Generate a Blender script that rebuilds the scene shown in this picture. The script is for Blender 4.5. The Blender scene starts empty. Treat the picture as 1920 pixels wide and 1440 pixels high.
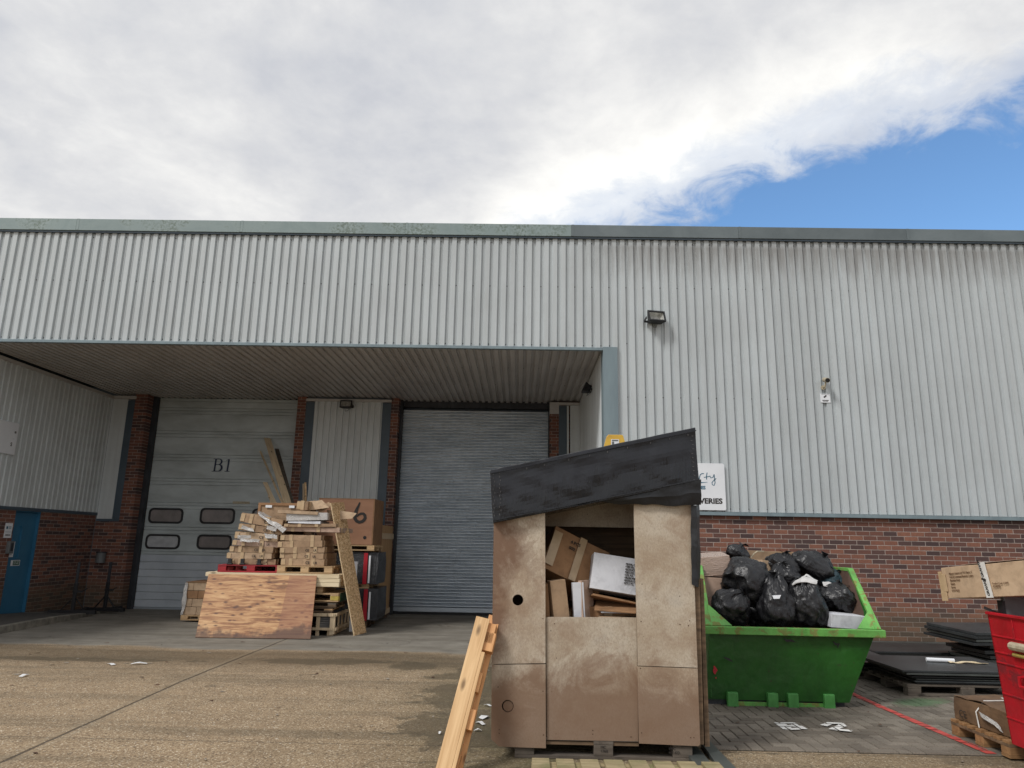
import bpy, bmesh, math, random
from math import radians, sin, cos, pi
from mathutils import Vector, Matrix, Euler, noise as mn
random.seed(7)
S = bpy.context.scene
C = S.collection

# ------------------------------------------------------------------ camera
FPX, HC = 1328.0, 1.49
_p, _r, _y = radians(12.6), radians(1.05), radians(0.8)
FWD = Vector((-sin(_y)*cos(_p), cos(_y)*cos(_p), sin(_p)))
_r0 = Vector((cos(_y), sin(_y), 0)); _u0 = _r0.cross(FWD)
RIGHT = cos(_r)*_r0 + sin(_r)*_u0; UP = -sin(_r)*_r0 + cos(_r)*_u0
cam = bpy.data.objects.new('camera', bpy.data.cameras.new('camera')); C.objects.link(cam)
cam.matrix_world = Matrix(((RIGHT.x, UP.x, -FWD.x, 0), (RIGHT.y, UP.y, -FWD.y, 0), (RIGHT.z, UP.z, -FWD.z, HC), (0, 0, 0, 1)))
cam.data.sensor_width = 36; cam.data.lens = FPX/1920*36; cam.data.clip_end = 2000; cam.data.clip_start = .05
S.camera = cam

def at(px, py, axis, val):          # photo pixel -> point on the plane axis = val (0 x, 1 y depth, 2 z height)
    d = (px-960)/FPX*RIGHT - (py-720)/FPX*UP + FWD
    o = Vector((0, 0, HC)); t = (val-o[axis])/d[axis]
    return o + t*d

# ------------------------------------------------------------------ sky and sun
SUN_EL, SUN_AZ = radians(46), radians(228)      # azimuth clockwise from +Y
w = bpy.data.worlds.new('World'); S.world = w; w.use_nodes = True
nt = w.node_tree; nt.nodes.clear()
def N(t, ty, **k):
    n = t.nodes.new(ty)
    for a, b in k.items(): setattr(n, a, b)
    return n
out = N(nt, 'ShaderNodeOutputWorld')
sky = N(nt, 'ShaderNodeTexSky', sky_type='NISHITA', sun_disc=False, sun_elevation=SUN_EL, sun_rotation=SUN_AZ, air_density=1.0, dust_density=.3, ozone_density=3.5)
tc = N(nt, 'ShaderNodeTexCoord'); sp = N(nt, 'ShaderNodeSeparateXYZ'); nt.links.new(tc.outputs['Generated'], sp.inputs[0])
def mth(t, op, a, b=None, c=None, clamp=False):
    n = N(t, 'ShaderNodeMath', operation=op, use_clamp=clamp)
    for i, v in enumerate((a, b, c)):
        if v is None: continue
        if isinstance(v, (int, float)): n.inputs[i].default_value = v
        else: t.links.new(v, n.inputs[i])
    return n.outputs[0]
zz = mth(nt, 'ADD', mth(nt, 'MAXIMUM', sp.outputs[2], 0.0), 0.22)
u = mth(nt, 'DIVIDE', sp.outputs[0], zz); v = mth(nt, 'DIVIDE', sp.outputs[1], zz)
cb = N(nt, 'ShaderNodeCombineXYZ'); nt.links.new(u, cb.inputs[0]); nt.links.new(v, cb.inputs[1])
def noi(t, vec, scale, detail=6, rough=.55, dist=0, off=None):
    n = N(t, 'ShaderNodeTexNoise'); n.inputs['Scale'].default_value = scale; n.inputs['Detail'].default_value = detail
    n.inputs['Roughness'].default_value = rough; n.inputs['Distortion'].default_value = dist
    if off is not None:
        m = N(t, 'ShaderNodeVectorMath', operation='ADD'); t.links.new(vec, m.inputs[0]); m.inputs[1].default_value = off; vec = m.outputs[0]
    t.links.new(vec, n.inputs['Vector']); return n.outputs['Fac']
def ramp(t, fac, stops, interp='LINEAR'):
    n = N(t, 'ShaderNodeValToRGB'); e = n.color_ramp.elements; n.color_ramp.interpolation = interp
    while len(e) < len(stops): e.new(.5)
    for x, (p_, c_) in zip(e, stops):
        x.position = p_; x.color = (*c_, 1) if not isinstance(c_, (int, float)) else (c_, c_, c_, 1)
    t.links.new(fac, n.inputs[0]); return n.outputs[0]
def mixc(t, fac, a, b, mode='MIX'):
    n = N(t, 'ShaderNodeMix', data_type='RGBA', blend_type=mode)
    for i, v_ in ((0, fac), (6, a), (7, b)):
        if isinstance(v_, (int, float)): n.inputs[i].default_value = v_
        elif isinstance(v_, tuple): n.inputs[i].default_value = (*v_[:3], 1)
        else: t.links.new(v_, n.inputs[i])
    return n.outputs[2]
CV = cb.outputs[0]
c1 = noi(nt, CV, .85, 10, .58, .35, (3.1, 1.7, .4))
c2 = noi(nt, CV, 2.3, 10, .6, .3, (1, 5, 2))
c3 = noi(nt, CV, 6.5, 8, .6, .2, (7, 2, 5))
shade = mth(nt, 'ADD', mth(nt, 'ADD', mth(nt, 'MULTIPLY', c1, .50), mth(nt, 'MULTIPLY', c2, .44)), mth(nt, 'MULTIPLY', mth(nt, 'ADD', c3, mth(nt, 'MULTIPLY', c1, -.45)), .26))
# opening in the cloud low on the right: u measured against v
lin = mth(nt, 'ADD', v, mth(nt, 'MULTIPLY', u, .62))
fine = noi(nt, CV, 9.0, 12, .62, .5, (2, 8, 1))
hole = mth(nt, 'ADD', lin, mth(nt, 'ADD', mth(nt, 'MULTIPLY', mth(nt, 'SUBTRACT', c2, .5), .34), mth(nt, 'MULTIPLY', mth(nt, 'SUBTRACT', fine, .5), .30)))
holem = ramp(nt, mth(nt, 'SUBTRACT', hole, 1.0), [(.30, 0), (.42, .32), (.54, 1)], 'EASE')
glow = ramp(nt, mth(nt, 'ADD', lin, mth(nt, 'MULTIPLY', mth(nt, 'SUBTRACT', c3, .5), .5)), [(.0, 0), (.93, 0)]) if False else None
g1 = mth(nt, 'SUBTRACT', 1.0, mth(nt, 'MULTIPLY', mth(nt, 'ABSOLUTE', mth(nt, 'SUBTRACT', lin, 1.38)), 3.0), clamp=True)
g2 = mth(nt, 'SUBTRACT', 1.0, mth(nt, 'MULTIPLY', mth(nt, 'ABSOLUTE', mth(nt, 'SUBTRACT', u, .12)), 1.5), clamp=True)
g3 = mth(nt, 'MULTIPLY', mth(nt, 'ADD', u, .45), -.5, clamp=True)
bright = mth(nt, 'ADD', mth(nt, 'MULTIPLY', mth(nt, 'MULTIPLY', g1, g2), .34), mth(nt, 'MULTIPLY', g3, .14))
cloud = ramp(nt, mth(nt, 'ADD', shade, bright), [(.36, (.48, .495, .54)), (.46, (.555, .57, .61)), (.55, (.665, .67, .685)), (.66, (.84, .835, .82)), (.76, (1.0, .99, .95))])
skyc = mixc(nt, 1.0, sky.outputs[0], (.95, 1.12, 1.18), 'MULTIPLY')
bgs = N(nt, 'ShaderNodeBackground'); bgc = N(nt, 'ShaderNodeBackground')
nt.links.new(skyc, bgs.inputs[0]); bgs.inputs[1].default_value = .12
nt.links.new(cloud, bgc.inputs[0]); bgc.inputs[1].default_value = .83
mx = N(nt, 'ShaderNodeMixShader'); nt.links.new(holem, mx.inputs[0]); nt.links.new(bgc.outputs[0], mx.inputs[1]); nt.links.new(bgs.outputs[0], mx.inputs[2])
nt.links.new(mx.outputs[0], out.inputs[0])
sun = bpy.data.objects.new('sun', bpy.data.lights.new('sun', 'SUN')); C.objects.link(sun)
sun.data.energy = 1.6; sun.data.angle = radians(14); sun.data.color = (1, .975, .94)
_sd = Vector((sin(SUN_AZ)*cos(SUN_EL), cos(SUN_AZ)*cos(SUN_EL), sin(SUN_EL)))
sun.rotation_euler = _sd.to_track_quat('Z', 'Y').to_euler(); sun.location = (0, -20, 30)
S.view_settings.view_transform = 'Standard'; S.view_settings.look = 'None'; S.view_settings.gamma = 1; S.view_settings.exposure = 0.43
S.cycles.use_denoising = True; S.cycles.max_bounces = 6; S.cycles.diffuse_bounces = 4

# ------------------------------------------------------------------ materials
def newmat(name):
    m = bpy.data.materials.new(name); m.use_nodes = True; t = m.node_tree
    return m, t, t.nodes['Principled BSDF']
def coords(t, scale=(1, 1, 1), rot=(0, 0, 0), off=(0, 0, 0), rnd=True):
    tc = N(t, 'ShaderNodeTexCoord'); mp = N(t, 'ShaderNodeMapping'); t.links.new(tc.outputs['Object'], mp.inputs[0])
    mp.inputs['Scale'].default_value = scale; mp.inputs['Rotation'].default_value = rot; mp.inputs['Location'].default_value = off
    o = mp.outputs[0]
    if rnd:
        oi = N(t, 'ShaderNodeObjectInfo'); ml = N(t, 'ShaderNodeMath', operation='MULTIPLY'); t.links.new(oi.outputs['Random'], ml.inputs[0]); ml.inputs[1].default_value = 37
        ad = N(t, 'ShaderNodeVectorMath', operation='ADD'); t.links.new(o, ad.inputs[0]); t.links.new(ml.outputs[0], ad.inputs[1]); o = ad.outputs[0]
    return o
def bump(t, b, h, strength=.3, dist=.01):
    n = N(t, 'ShaderNodeBump'); n.inputs['Strength'].default_value = strength; n.inputs['Distance'].default_value = dist
    t.links.new(h, n.inputs['Height']); t.links.new(n.outputs[0], b.inputs['Normal'])
def objrand(t):
    return N(t, 'ShaderNodeObjectInfo').outputs['Random']
def hsv(t, col, val):
    n = N(t, 'ShaderNodeHueSaturation'); t.links.new(col, n.inputs['Color']); t.links.new(val, n.inputs['Value']); return n.outputs[0]

def m_plain(name, a, b=None, rough=.6, metal=0, scale=6, bmp=.1, bd=.004, stretch=(1, 1, 1), contrast=(.35, .65), rnd=False, vary=0, detail=6, coat=0):
    m, t, bs = newmat(name); b = b or tuple(x*.75 for x in a)
    vec = coords(t, stretch, rnd=rnd or vary > 0)
    f = noi(t, vec, scale, detail, .6, .2)
    col = ramp(t, f, [(contrast[0], b), (contrast[1], a)])
    if vary: col = hsv(t, col, mth(t, 'ADD', mth(t, 'MULTIPLY', objrand(t), 2*vary), 1-vary))
    t.links.new(col, bs.inputs['Base Color']); bs.inputs['Roughness'].default_value = rough; bs.inputs['Metallic'].default_value = metal
    if coat: bs.inputs['Coat Weight'].default_value = coat
    if bmp: bump(t, bs, noi(t, vec, scale*4, 6, .6), bmp, bd)
    return m

def m_clad(name, base, dirt, stain=False, amount=.5, rough=.45, axis=2):
    m, t, bs = newmat(name)
    st = [7, 7, 7]; st[axis] = .45
    vec = coords(t, tuple(st), rnd=False); vec2 = coords(t, (1, 1, 1), rnd=False)
    f = noi(t, vec, 1.2, 7, .62); g = noi(t, vec2, 1.3, 7, .6); h = noi(t, vec2, 14, 6, .65)
    k = mth(t, 'MULTIPLY', mth(t, 'ADD', mth(t, 'MULTIPLY', f, .6), mth(t, 'MULTIPLY', g, .4)), 1.0)
    col = mixc(t, ramp(t, k, [(.40, 0), (.66, amount)]), base, dirt)
    col = mixc(t, ramp(t, h, [(.50, 0), (.80, .22)]), col, dirt)
    # faint panel-to-panel tone differences every six ribs
    sx = N(t, 'ShaderNodeSeparateXYZ'); t.links.new(vec2, sx.inputs[0])
    wn = N(t, 'ShaderNodeTexWhiteNoise', noise_dimensions='1D')
    t.links.new(mth(t, 'FLOOR', mth(t, 'DIVIDE', mth(t, 'ADD', sx.outputs[0], sx.outputs[1]), .9138)), wn.inputs['W'])
    col = hsv(t, col, mth(t, 'ADD', mth(t, 'MULTIPLY', wn.outputs['Value'], .07), .965))
    if stain:
        z = mth(t, 'DIVIDE', mth(t, 'SUBTRACT', 6.85, sx.outputs[2]), .95, clamp=True)       # 0 at the top
        on = ramp(t, mth(t, 'ADD', mth(t, 'MULTIPLY', sx.outputs[0], .35), mth(t, 'MULTIPLY', g, .5)), [(.50, 0), (.90, 1)])
        s = coords(t, (10, 10, .7), rnd=False, off=(3, 0, 0)); sf = noi(t, s, 1.3, 8, .65)
        a = mth(t, 'MULTIPLY', ramp(t, mth(t, 'SUBTRACT', mth(t, 'MULTIPLY', sf, 1.5), mth(t, 'MULTIPLY', z, .55)), [(.24, 0), (.70, .62)]), on)
        a = mth(t, 'MULTIPLY', a, ramp(t, z, [(0.0, .25), (.12, 1), (.55, .8), (1.0, 0)]))
        col = mixc(t, a, col, (.16, .145, .13))
    t.links.new(col, bs.inputs['Base Color']); bs.inputs['Roughness'].default_value = rough
    bump(t, bs, noi(t, vec2, 2.2, 3, .5), .12, .01)
    return m

def m_brick(name, axes='xz', shift=0.0, dark=1.0, frac=.34):
    m, t, bs = newmat(name)
    vec = coords(t, rnd=False); sx = N(t, 'ShaderNodeSeparateXYZ'); t.links.new(vec, sx.inputs[0])
    U = sx.outputs['xyz'.index(axes[0])]; Vv = sx.outputs[2]
    U = mth(t, 'ADD', U, 50.0+shift); Vv = mth(t, 'ADD', Vv, 10.0)
    row = mth(t, 'FLOOR', mth(t, 'DIVIDE', Vv, .075))
    uo = mth(t, 'ADD', mth(t, 'DIVIDE', U, .225), mth(t, 'MULTIPLY', mth(t, 'MODULO', row, 2.0), .5))
    colx = mth(t, 'FLOOR', uo)
    fu = mth(t, 'MULTIPLY', mth(t, 'FRACT', uo), .225); fv = mth(t, 'MULTIPLY', mth(t, 'FRACT', mth(t, 'DIVIDE', Vv, .075)), .075)
    wob = mth(t, 'MULTIPLY', mth(t, 'SUBTRACT', noi(t, vec, 30, 3, .6), .5), .005)
    def edge(f, L):
        return mth(t, 'MINIMUM', f, mth(t, 'SUBTRACT', L, f))
    d = mth(t, 'ADD', mth(t, 'MINIMUM', edge(fu, .225), edge(fv, .075)), wob)
    mort = ramp(t, mth(t, 'MULTIPLY', d, 100.0), [(.36, 1), (.58, 0)])
    cv = N(t, 'ShaderNodeCombineXYZ'); t.links.new(colx, cv.inputs[0]); t.links.new(row, cv.inputs[1])
    wn = N(t, 'ShaderNodeTexWhiteNoise', noise_dimensions='2D'); t.links.new(cv.outputs[0], wn.inputs['Vector'])
    b = ramp(t, wn.outputs['Value'], [(0, (.060, .036, .036)), (frac*.5, (.088, .049, .044)), (frac, (.145, .063, .047)), (.65, (.200, .080, .053)), (1, (.255, .110, .070))])
    n2 = noi(t, vec, 55, 5, .7); n3 = noi(t, vec, 1.1, 5, .6)
    b = mixc(t, ramp(t, n2, [(.42, 0), (.72, .5)]), b, (.075, .045, .04))
    b = hsv(t, b, mth(t, 'ADD', mth(t, 'MULTIPLY', n3, .5), .75*dark))
    sep = N(t, 'ShaderNodeSeparateXYZ'); t.links.new(wn.outputs['Color'], sep.inputs[0])
    mc = ramp(t, noi(t, vec, 9, 5, .6), [(.3, (.23, .19, .165)), (.7, (.42, .35, .31))])
    col = mixc(t, mort, b, mc)
    # damp green-brown bloom at the foot of the wall
    zl = mth(t, 'ADD', sx.outputs[2], mth(t, 'MULTIPLY', n3, -.6))
    col = mixc(t, ramp(t, zl, [(0.0, .5), (.30, 0)]), col, (.10, .085, .05))
    t.links.new(col, bs.inputs['Base Color']); bs.inputs['Roughness'].default_value = .88
    hgt = mth(t, 'SUBTRACT', mth(t, 'MULTIPLY', n2, .25), mth(t, 'MULTIPLY', mort, .9))
    bump(t, bs, hgt, .55, .006)
    return m

def m_wood(name, a, b, axis=0, scale=1.0, knots=True, rough=.7, vary=.22, dirt=None, dirtamt=.5):
    m, t, bs = newmat(name)
    st = [26*scale]*3; st[axis] = 1.6*scale
    vec = coords(t, tuple(st)); f = noi(t, vec, 1, 6, .6, .6)
    col = ramp(t, f, [(.3, b), (.62, a)])
    st2 = [9*scale]*3; st2[axis] = 3.5*scale
    if knots:
        vo = N(t, 'ShaderNodeTexVoronoi'); t.links.new(coords(t, tuple(st2)), vo.inputs['Vector']); vo.inputs['Scale'].default_value = .9
        col = mixc(t, ramp(t, vo.outputs['Distance'], [(.06, .85), (.17, 0)]), col, tuple(x*.32 for x in b))
    if dirt:
        col = mixc(t, ramp(t, noi(t, coords(t), 3.5, 7, .65), [(.45, 0), (.68, dirtamt)]), col, dirt)
    col = hsv(t, col, mth(t, 'ADD', mth(t, 'MULTIPLY', objrand(t), 2*vary), 1-vary))
    t.links.new(col, bs.inputs['Base Color']); bs.inputs['Roughness'].default_value = rough
    bump(t, bs, f, .25, .003)
    return m

def m_card(name, a, b, rough=.8, vary=.14):
    m, t, bs = newmat(name)
    v1 = coords(t); f = noi(t, v1, 2.5, 6, .6, .4); g = noi(t, v1, 12, 6, .6)
    col = ramp(t, f, [(.3, b), (.7, a)])
    col = mixc(t, ramp(t, g, [(.48, 0), (.75, .5)]), col, tuple(x*.45 for x in b))
    col = hsv(t, col, mth(t, 'ADD', mth(t, 'MULTIPLY', objrand(t), 2*vary), 1-vary))
    t.links.new(col, bs.inputs['Base Color']); bs.inputs['Roughness'].default_value = rough
    bump(t, bs, noi(t, v1, 5, 5, .55, .8), .45, .02)
    return m

def m_board(name):          # weathered hardboard of the hut
    m, t, bs = newmat(name)
    v1 = coords(t); f = noi(t, v1, 1.6, 8, .62, .5); fine = noi(t, coords(t, (60, 60, 40)), 3, 5, .7); fib = noi(t, coords(t, (60, 60, 34)), 1.6, 7, .8)
    col = ramp(t, f, [(.26, (.29, .200, .125)), (.42, (.42, .330, .235)), (.58, (.55, .475, .375)), (.76, (.46, .415, .355))])
    col = mixc(t, ramp(t, noi(t, v1, .9, 6, .6, 1.0), [(.52, 0), (.76, .35)]), col, (.27, .18, .125))
    col = mixc(t, ramp(t, fib, [(.36, .5), (.52, 0)]), col, (.23, .17, .13))
    col = mixc(t, ramp(t, fib, [(.56, 0), (.74, .6)]), col, (.70, .63, .54))
    # dark specks and nail heads
    vo = N(t, 'ShaderNodeTexVoronoi'); t.links.new(coords(t), vo.inputs['Vector']); vo.inputs['Scale'].default_value = 9
    col = mixc(t, ramp(t, vo.outputs['Distance'], [(.03, .8), (.055, 0)]), col, (.07, .045, .035))
    # long vertical watermarks
    wm = noi(t, coords(t, (7, 7, .8)), 1, 6, .6)
    col = mixc(t, ramp(t, wm, [(.54, 0), (.74, .22)]), col, (.28, .20, .15))
    sx = N(t, 'ShaderNodeSeparateXYZ'); tcx = N(t, 'ShaderNodeTexCoord'); t.links.new(tcx.outputs['Object'], sx.inputs[0])
    sm = noi(t, tcx.outputs['Object'], 1.4, 7, .65, .8, (4.2, 0, 1.1)); sm2 = noi(t, tcx.outputs['Object'], 3.2, 7, .7, .6, (1.2, 3, 8.1))
    # brown seepage along the outer left edge and round the holes, grey bleaching elsewhere
    el = mth(t, 'ADD', mth(t, 'ADD', sx.outputs[0], .78), mth(t, 'MULTIPLY', mth(t, 'SUBTRACT', sm, .5), -1.3))
    col = mixc(t, ramp(t, el, [(.0, .9), (.26, 0)]), col, (.16, .085, .05))
    col = hsv(t, col, mth(t, 'ADD', mth(t, 'MULTIPLY', objrand(t), .22), .90))
    col = mixc(t, ramp(t, sm2, [(.50, 0), (.62, .45), (.70, .15), (.85, .5)]), col, (.26, .165, .105))
    ringd = mth(t, 'SUBTRACT', mth(t, 'ADD', mth(t, 'MULTIPLY', sm, 1.0), mth(t, 'MULTIPLY', sx.outputs[0], -.35)), .72)
    col = mixc(t, ramp(t, mth(t, 'ABSOLUTE', ringd), [(.0, .35), (.018, 0)]), col, (.25, .17, .12))
    low = ramp(t, mth(t, 'ADD', sx.outputs[2], mth(t, 'MULTIPLY', sm2, -.85)), [(0, .82), (.27, 0)])
    col = mixc(t, low, col, (.20, .12, .075))
    t.links.new(col, bs.inputs['Base Color']); bs.inputs['Roughness'].default_value = .85
    bump(t, bs, mth(t, 'ADD', fine, mth(t, 'MULTIPLY', f, .6)), .3, .004)
    return m

def m_ply():
    m, t, bs = newmat('plywood_knotty')
    v1 = coords(t, (1.5, 13, 13), rnd=False); f = noi(t, v1, 1.3, 8, .66, 1.0)
    col = ramp(t, f, [(.30, (.10, .04, .017)), (.43, (.29, .13, .052)), (.53, (.47, .255, .112)), (.70, (.64, .41, .205))])
    vo = N(t, 'ShaderNodeTexVoronoi'); t.links.new(coords(t, (6, 13, 13), rnd=False), vo.inputs['Vector']); vo.inputs['Scale'].default_value = 1.0
    col = mixc(t, ramp(t, mth(t, 'ADD', vo.outputs['Distance'], mth(t, 'MULTIPLY', f, .35)), [(.26, .97), (.46, 0)]), col, (.09, .035, .02))
    # darker stained third on the right, soaked corners
    sx = N(t, 'ShaderNodeSeparateXYZ'); tcx = N(t, 'ShaderNodeTexCoord'); t.links.new(tcx.outputs['Object'], sx.inputs[0])
    seam = mth(t, 'GREATER_THAN', mth(t, 'ADD', sx.outputs[0], mth(t, 'MULTIPLY', f, .01)), .36)
    col = mixc(t, mth(t, 'MULTIPLY', seam, .55), col, (.25, .10, .055))
    wet = noi(t, coords(t, (1, 1, 1), rnd=False), 2.4, 7, .65)
    cz = mth(t, 'ADD', sx.outputs[2], mth(t, 'MULTIPLY', wet, -1.0))
    col = mixc(t, ramp(t, mth(t, 'ADD', cz, .45), [(-.0, .8), (.12, 0)]), col, (.075, .035, .022))
    t.links.new(col, bs.inputs['Base Color']); bs.inputs['Roughness'].default_value = .6
    bump(t, bs, f, .2, .003)
    return m

def m_osb():
    m, t, bs = newmat('strand_board')
    cols = []
    fl = None
    for i, (ang, sc) in enumerate(((.3, (18, 60, 60)), (1.1, (22, 55, 55)), (-.6, (20, 50, 50)))):
        vo = N(t, 'ShaderNodeTexVoronoi'); t.links.new(coords(t, sc, (0, ang, ang), rnd=False), vo.inputs['Vector']); vo.inputs['Scale'].default_value = 1.0
        s = N(t, 'ShaderNodeSeparateXYZ'); t.links.new(vo.outputs['Color'], s.inputs[0])
        fl = s.outputs[0] if fl is None else mth(t, 'ADD', mth(t, 'MULTIPLY', fl, .55), mth(t, 'MULTIPLY', s.outputs[1], .45))
    col = ramp(t, fl, [(.15, (.27, .14, .06)), (.40, (.53, .33, .16)), (.60, (.70, .47, .25)), (.85, (.84, .64, .40))])
    t.links.new(col, bs.inputs['Base Color']); bs.inputs['Roughness'].default_value = .65; bump(t, bs, fl, .3, .002)
    return m

def m_paint(name, a, b, rust=(.17, .075, .03), amt=.5, rough=.45, rscale=4, edge=0.0, rough_edge=False):
    m, t, bs = newmat(name)
    v1 = coords(t); f = noi(t, v1, 1.7, 7, .6, .6); g = noi(t, v1, rscale, 9, .68, .5)
    col = ramp(t, f, [(.3, b), (.68, a)])
    k = ramp(t, g, [(.64-edge, 0), (.68-edge, amt)])
    col = mixc(t, k, col, rust)
    sc = noi(t, coords(t, (1.5, 12, 12), (0, .5, 0)), 3, 6, .7)
    col = mixc(t, ramp(t, sc, [(.77, 0), (.80, .6)]), col, tuple(x*.35 for x in b))
    gr = noi(t, coords(t, (3, 3, .9)), 1.6, 8, .7, .4); col = mixc(t, ramp(t, gr, [(.46, 0), (.72, .5)]), col, tuple(x*.42+.006 for x in b))
    vs_ = N(t, 'ShaderNodeTexVoronoi'); t.links.new(v1, vs_.inputs['Vector']); vs_.inputs['Scale'].default_value = 7; col = mixc(t, ramp(t, mth(t, 'ADD', vs_.outputs['Distance'], mth(t, 'MULTIPLY', g, .16)), [(.11, .8), (.135, 0)]), col, (.045, .03, .02))
    t.links.new(col, bs.inputs['Base Color'])
    t.links.new(ramp(t, mth(t, 'ADD', k, mth(t, 'MULTIPLY', f, .3)), [(0, rough-.1), (1, .85)]), bs.inputs['Roughness'])
    bump(t, bs, mth(t, 'ADD', mth(t, 'MULTIPLY', noi(t, v1, 3.0, 3, .5), 1.6), mth(t, 'MULTIPLY', g, .3)), .55, .035)
    return m

def m_film(name, a, rough=.3, bs_=.6, scale=5, dist=1.5, stretch=(1, 1, 1), spec=.5, bd=.03):
    m, t, bs = newmat(name)
    v1 = coords(t, stretch); f = noi(t, v1, scale, 5, .55, dist); g = noi(t, v1, scale*3.5, 5, .6, dist)
    r = mth(t, 'ABSOLUTE', mth(t, 'SUBTRACT', f, .5)); r2 = mth(t, 'ABSOLUTE', mth(t, 'SUBTRACT', g, .5))
    bs.inputs['Base Color'].default_value = (*a, 1)
    t.links.new(ramp(t, g, [(.3, max(0.05, rough-.12)), (.7, rough+.15)]), bs.inputs['Roughness'])
    bs.inputs['Specular IOR Level'].default_value = spec
    bump(t, bs, mth(t, 'ADD', r, mth(t, 'MULTIPLY', r2, .35)), bs_, bd)
    return m

def m_ground():
    m, t, bs = newmat('concrete_yard')
    v1 = coords(t, rnd=False); sx = N(t, 'ShaderNodeSeparateXYZ'); t.links.new(v1, sx.inputs[0]); X, Y = sx.outputs[0], sx.outputs[1]
    big = noi(t, v1, .55, 7, .6, .4); mid = noi(t, v1, 2.6, 7, .62, .3); fine = noi(t, v1, 55, 4, .75)
    # exposed aggregate
    vo = N(t, 'ShaderNodeTexVoronoi'); t.links.new(v1, vo.inputs['Vector']); vo.inputs['Scale'].default_value = 110
    vs = N(t, 'ShaderNodeSeparateXYZ'); t.links.new(vo.outputs['Color'], vs.inputs[0])
    agg = ramp(t, vs.outputs[0], [(0, (.155, .103, .059)), (.35, (.258, .182, .108)), (.75, (.335, .245, .15)), (.93, (.43, .335, .22)), (1, (.66, .58, .45))])
    vo2 = N(t, 'ShaderNodeTexVoronoi'); t.links.new(v1, vo2.inputs['Vector']); vo2.inputs['Scale'].default_value = 38
    vs2 = N(t, 'ShaderNodeSeparateXYZ'); t.links.new(vo2.outputs['Color'], vs2.inputs[0])
    pale = mth(t, 'MULTIPLY', mth(t, 'GREATER_THAN', vs2.outputs[1], .965), mth(t, 'LESS_THAN', vo2.outputs['Distance'], .3))
    agg = mixc(t, mth(t, 'MULTIPLY', pale, .7), agg, (.60, .56, .48))
    darkp = mth(t, 'MULTIPLY', mth(t, 'GREATER_THAN', vs2.outputs[2], .93), mth(t, 'LESS_THAN', vo2.outputs['Distance'], .35))
    agg = mixc(t, mth(t, 'MULTIPLY', darkp, .6), agg, (.05, .035, .025))
    yard = hsv(t, agg, mth(t, 'ADD', mth(t, 'MULTIPLY', mid, .7), .68))
    # worn tan area left, greener damp towards the right
    yard = mixc(t, ramp(t, mth(t, 'ADD', mth(t, 'MULTIPLY', X, .22), big), [(.05, 0), (.62, .55)]), yard, mixc(t, .5, yard, (.105, .095, .05)))
    # moss near the hut
    ms = mth(t, 'SUBTRACT', 1.0, mth(t, 'DIVIDE', mth(t, 'ABSOLUTE', mth(t, 'SUBTRACT', X, .1)), 1.2), clamp=True)
    ms = mth(t, 'MULTIPLY', ms, ramp(t, Y, [(0, 0), (1, 0)]) if False else mth(t, 'LESS_THAN', Y, 9.4))
    yard = mixc(t, mth(t, 'MULTIPLY', ms, ramp(t, mid, [(.35, .2), (.6, .85)])), yard, (.062, .062, .025))
    # smoother grey apron behind a wandering line
    wob = mth(t, 'MULTIPLY', mth(t, 'SUBTRACT', noi(t, v1, .7, 4, .5), .5), .9)
    ya = mth(t, 'ADD', Y, wob)
    ap = ramp(t, mth(t, 'DIVIDE', mth(t, 'SUBTRACT', ya, 10.2), 1.0), [(.25, 0), (.45, 1)])
    apc = ramp(t, mid, [(.3, (.17, .155, .13)), (.7, (.275, .255, .215))])
    apc = mixc(t, ramp(t, fine, [(.45, 0), (.8, .35)]), apc, (.12, .10, .08))
    col = mixc(t, ap, yard, apc)
    # damp band in front of it and puddle stains
    band = mth(t, 'MULTIPLY', ramp(t, mth(t, 'DIVIDE', mth(t, 'SUBTRACT', ya, 8.7), 2.0), [(.04, 0), (.36, 1), (.74, 1), (.92, 0)]), ramp(t, mth(t, 'ADD', mid, mth(t, 'MULTIPLY', big, .5)), [(.45, .6), (.8, 1)]))
    wet2 = mth(t, 'MULTIPLY', ramp(t, mth(t, 'ADD', noi(t, v1, .8, 4, .55, .3, (3, 1, 0)), mth(t, 'MULTIPLY', mth(t, 'SUBTRACT', noi(t, v1, 3.0, 3, .5, .2), .5), .3)), [(.58, 0), (.60, 1)]), ramp(t, mth(t, 'ADD', mth(t, 'MULTIPLY', X, .3), .8), [(.2, 0), (.6, 1)]))
    wet = mth(t, 'MAXIMUM', mth(t, 'MULTIPLY', band, .62), mth(t, 'MULTIPLY', wet2, .42))
    col = mixc(t, wet, col, mixc(t, .8, col, (.035, .028, .016)))
    # damp stains with a shape of their own
    st = None
    for (sx_, sy_, rx_, ry_) in ((-2.5, 9.55, 1.0, .30), (-1.25, 9.3, .42, .32), (-.75, 8.6, .30, .28), (-.45, 7.6, .55, .75), (-.35, 6.3, .75, .7), (.2, 8.6, .9, 1.2), (-5.5, 9.3, 1.5, .18)):
        dx = mth(t, 'DIVIDE', mth(t, 'SUBTRACT', X, sx_), rx_); dy = mth(t, 'DIVIDE', mth(t, 'SUBTRACT', Y, sy_), ry_)
        dd = mth(t, 'ADD', mth(t, 'SQRT', mth(t, 'ADD', mth(t, 'MULTIPLY', dx, dx), mth(t, 'MULTIPLY', dy, dy))), mth(t, 'MULTIPLY', mth(t, 'SUBTRACT', mid, .5), 2.4))
        dd = ramp(t, dd, [(.80, 1), (.92, 0)]); st = dd if st is None else mth(t, 'MAXIMUM', st, dd)
    col = mixc(t, mth(t, 'MULTIPLY', st, .5), col, (.055, .045, .026)); wet = mth(t, 'MAXIMUM', wet, mth(t, 'MULTIPLY', st, .6))
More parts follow.
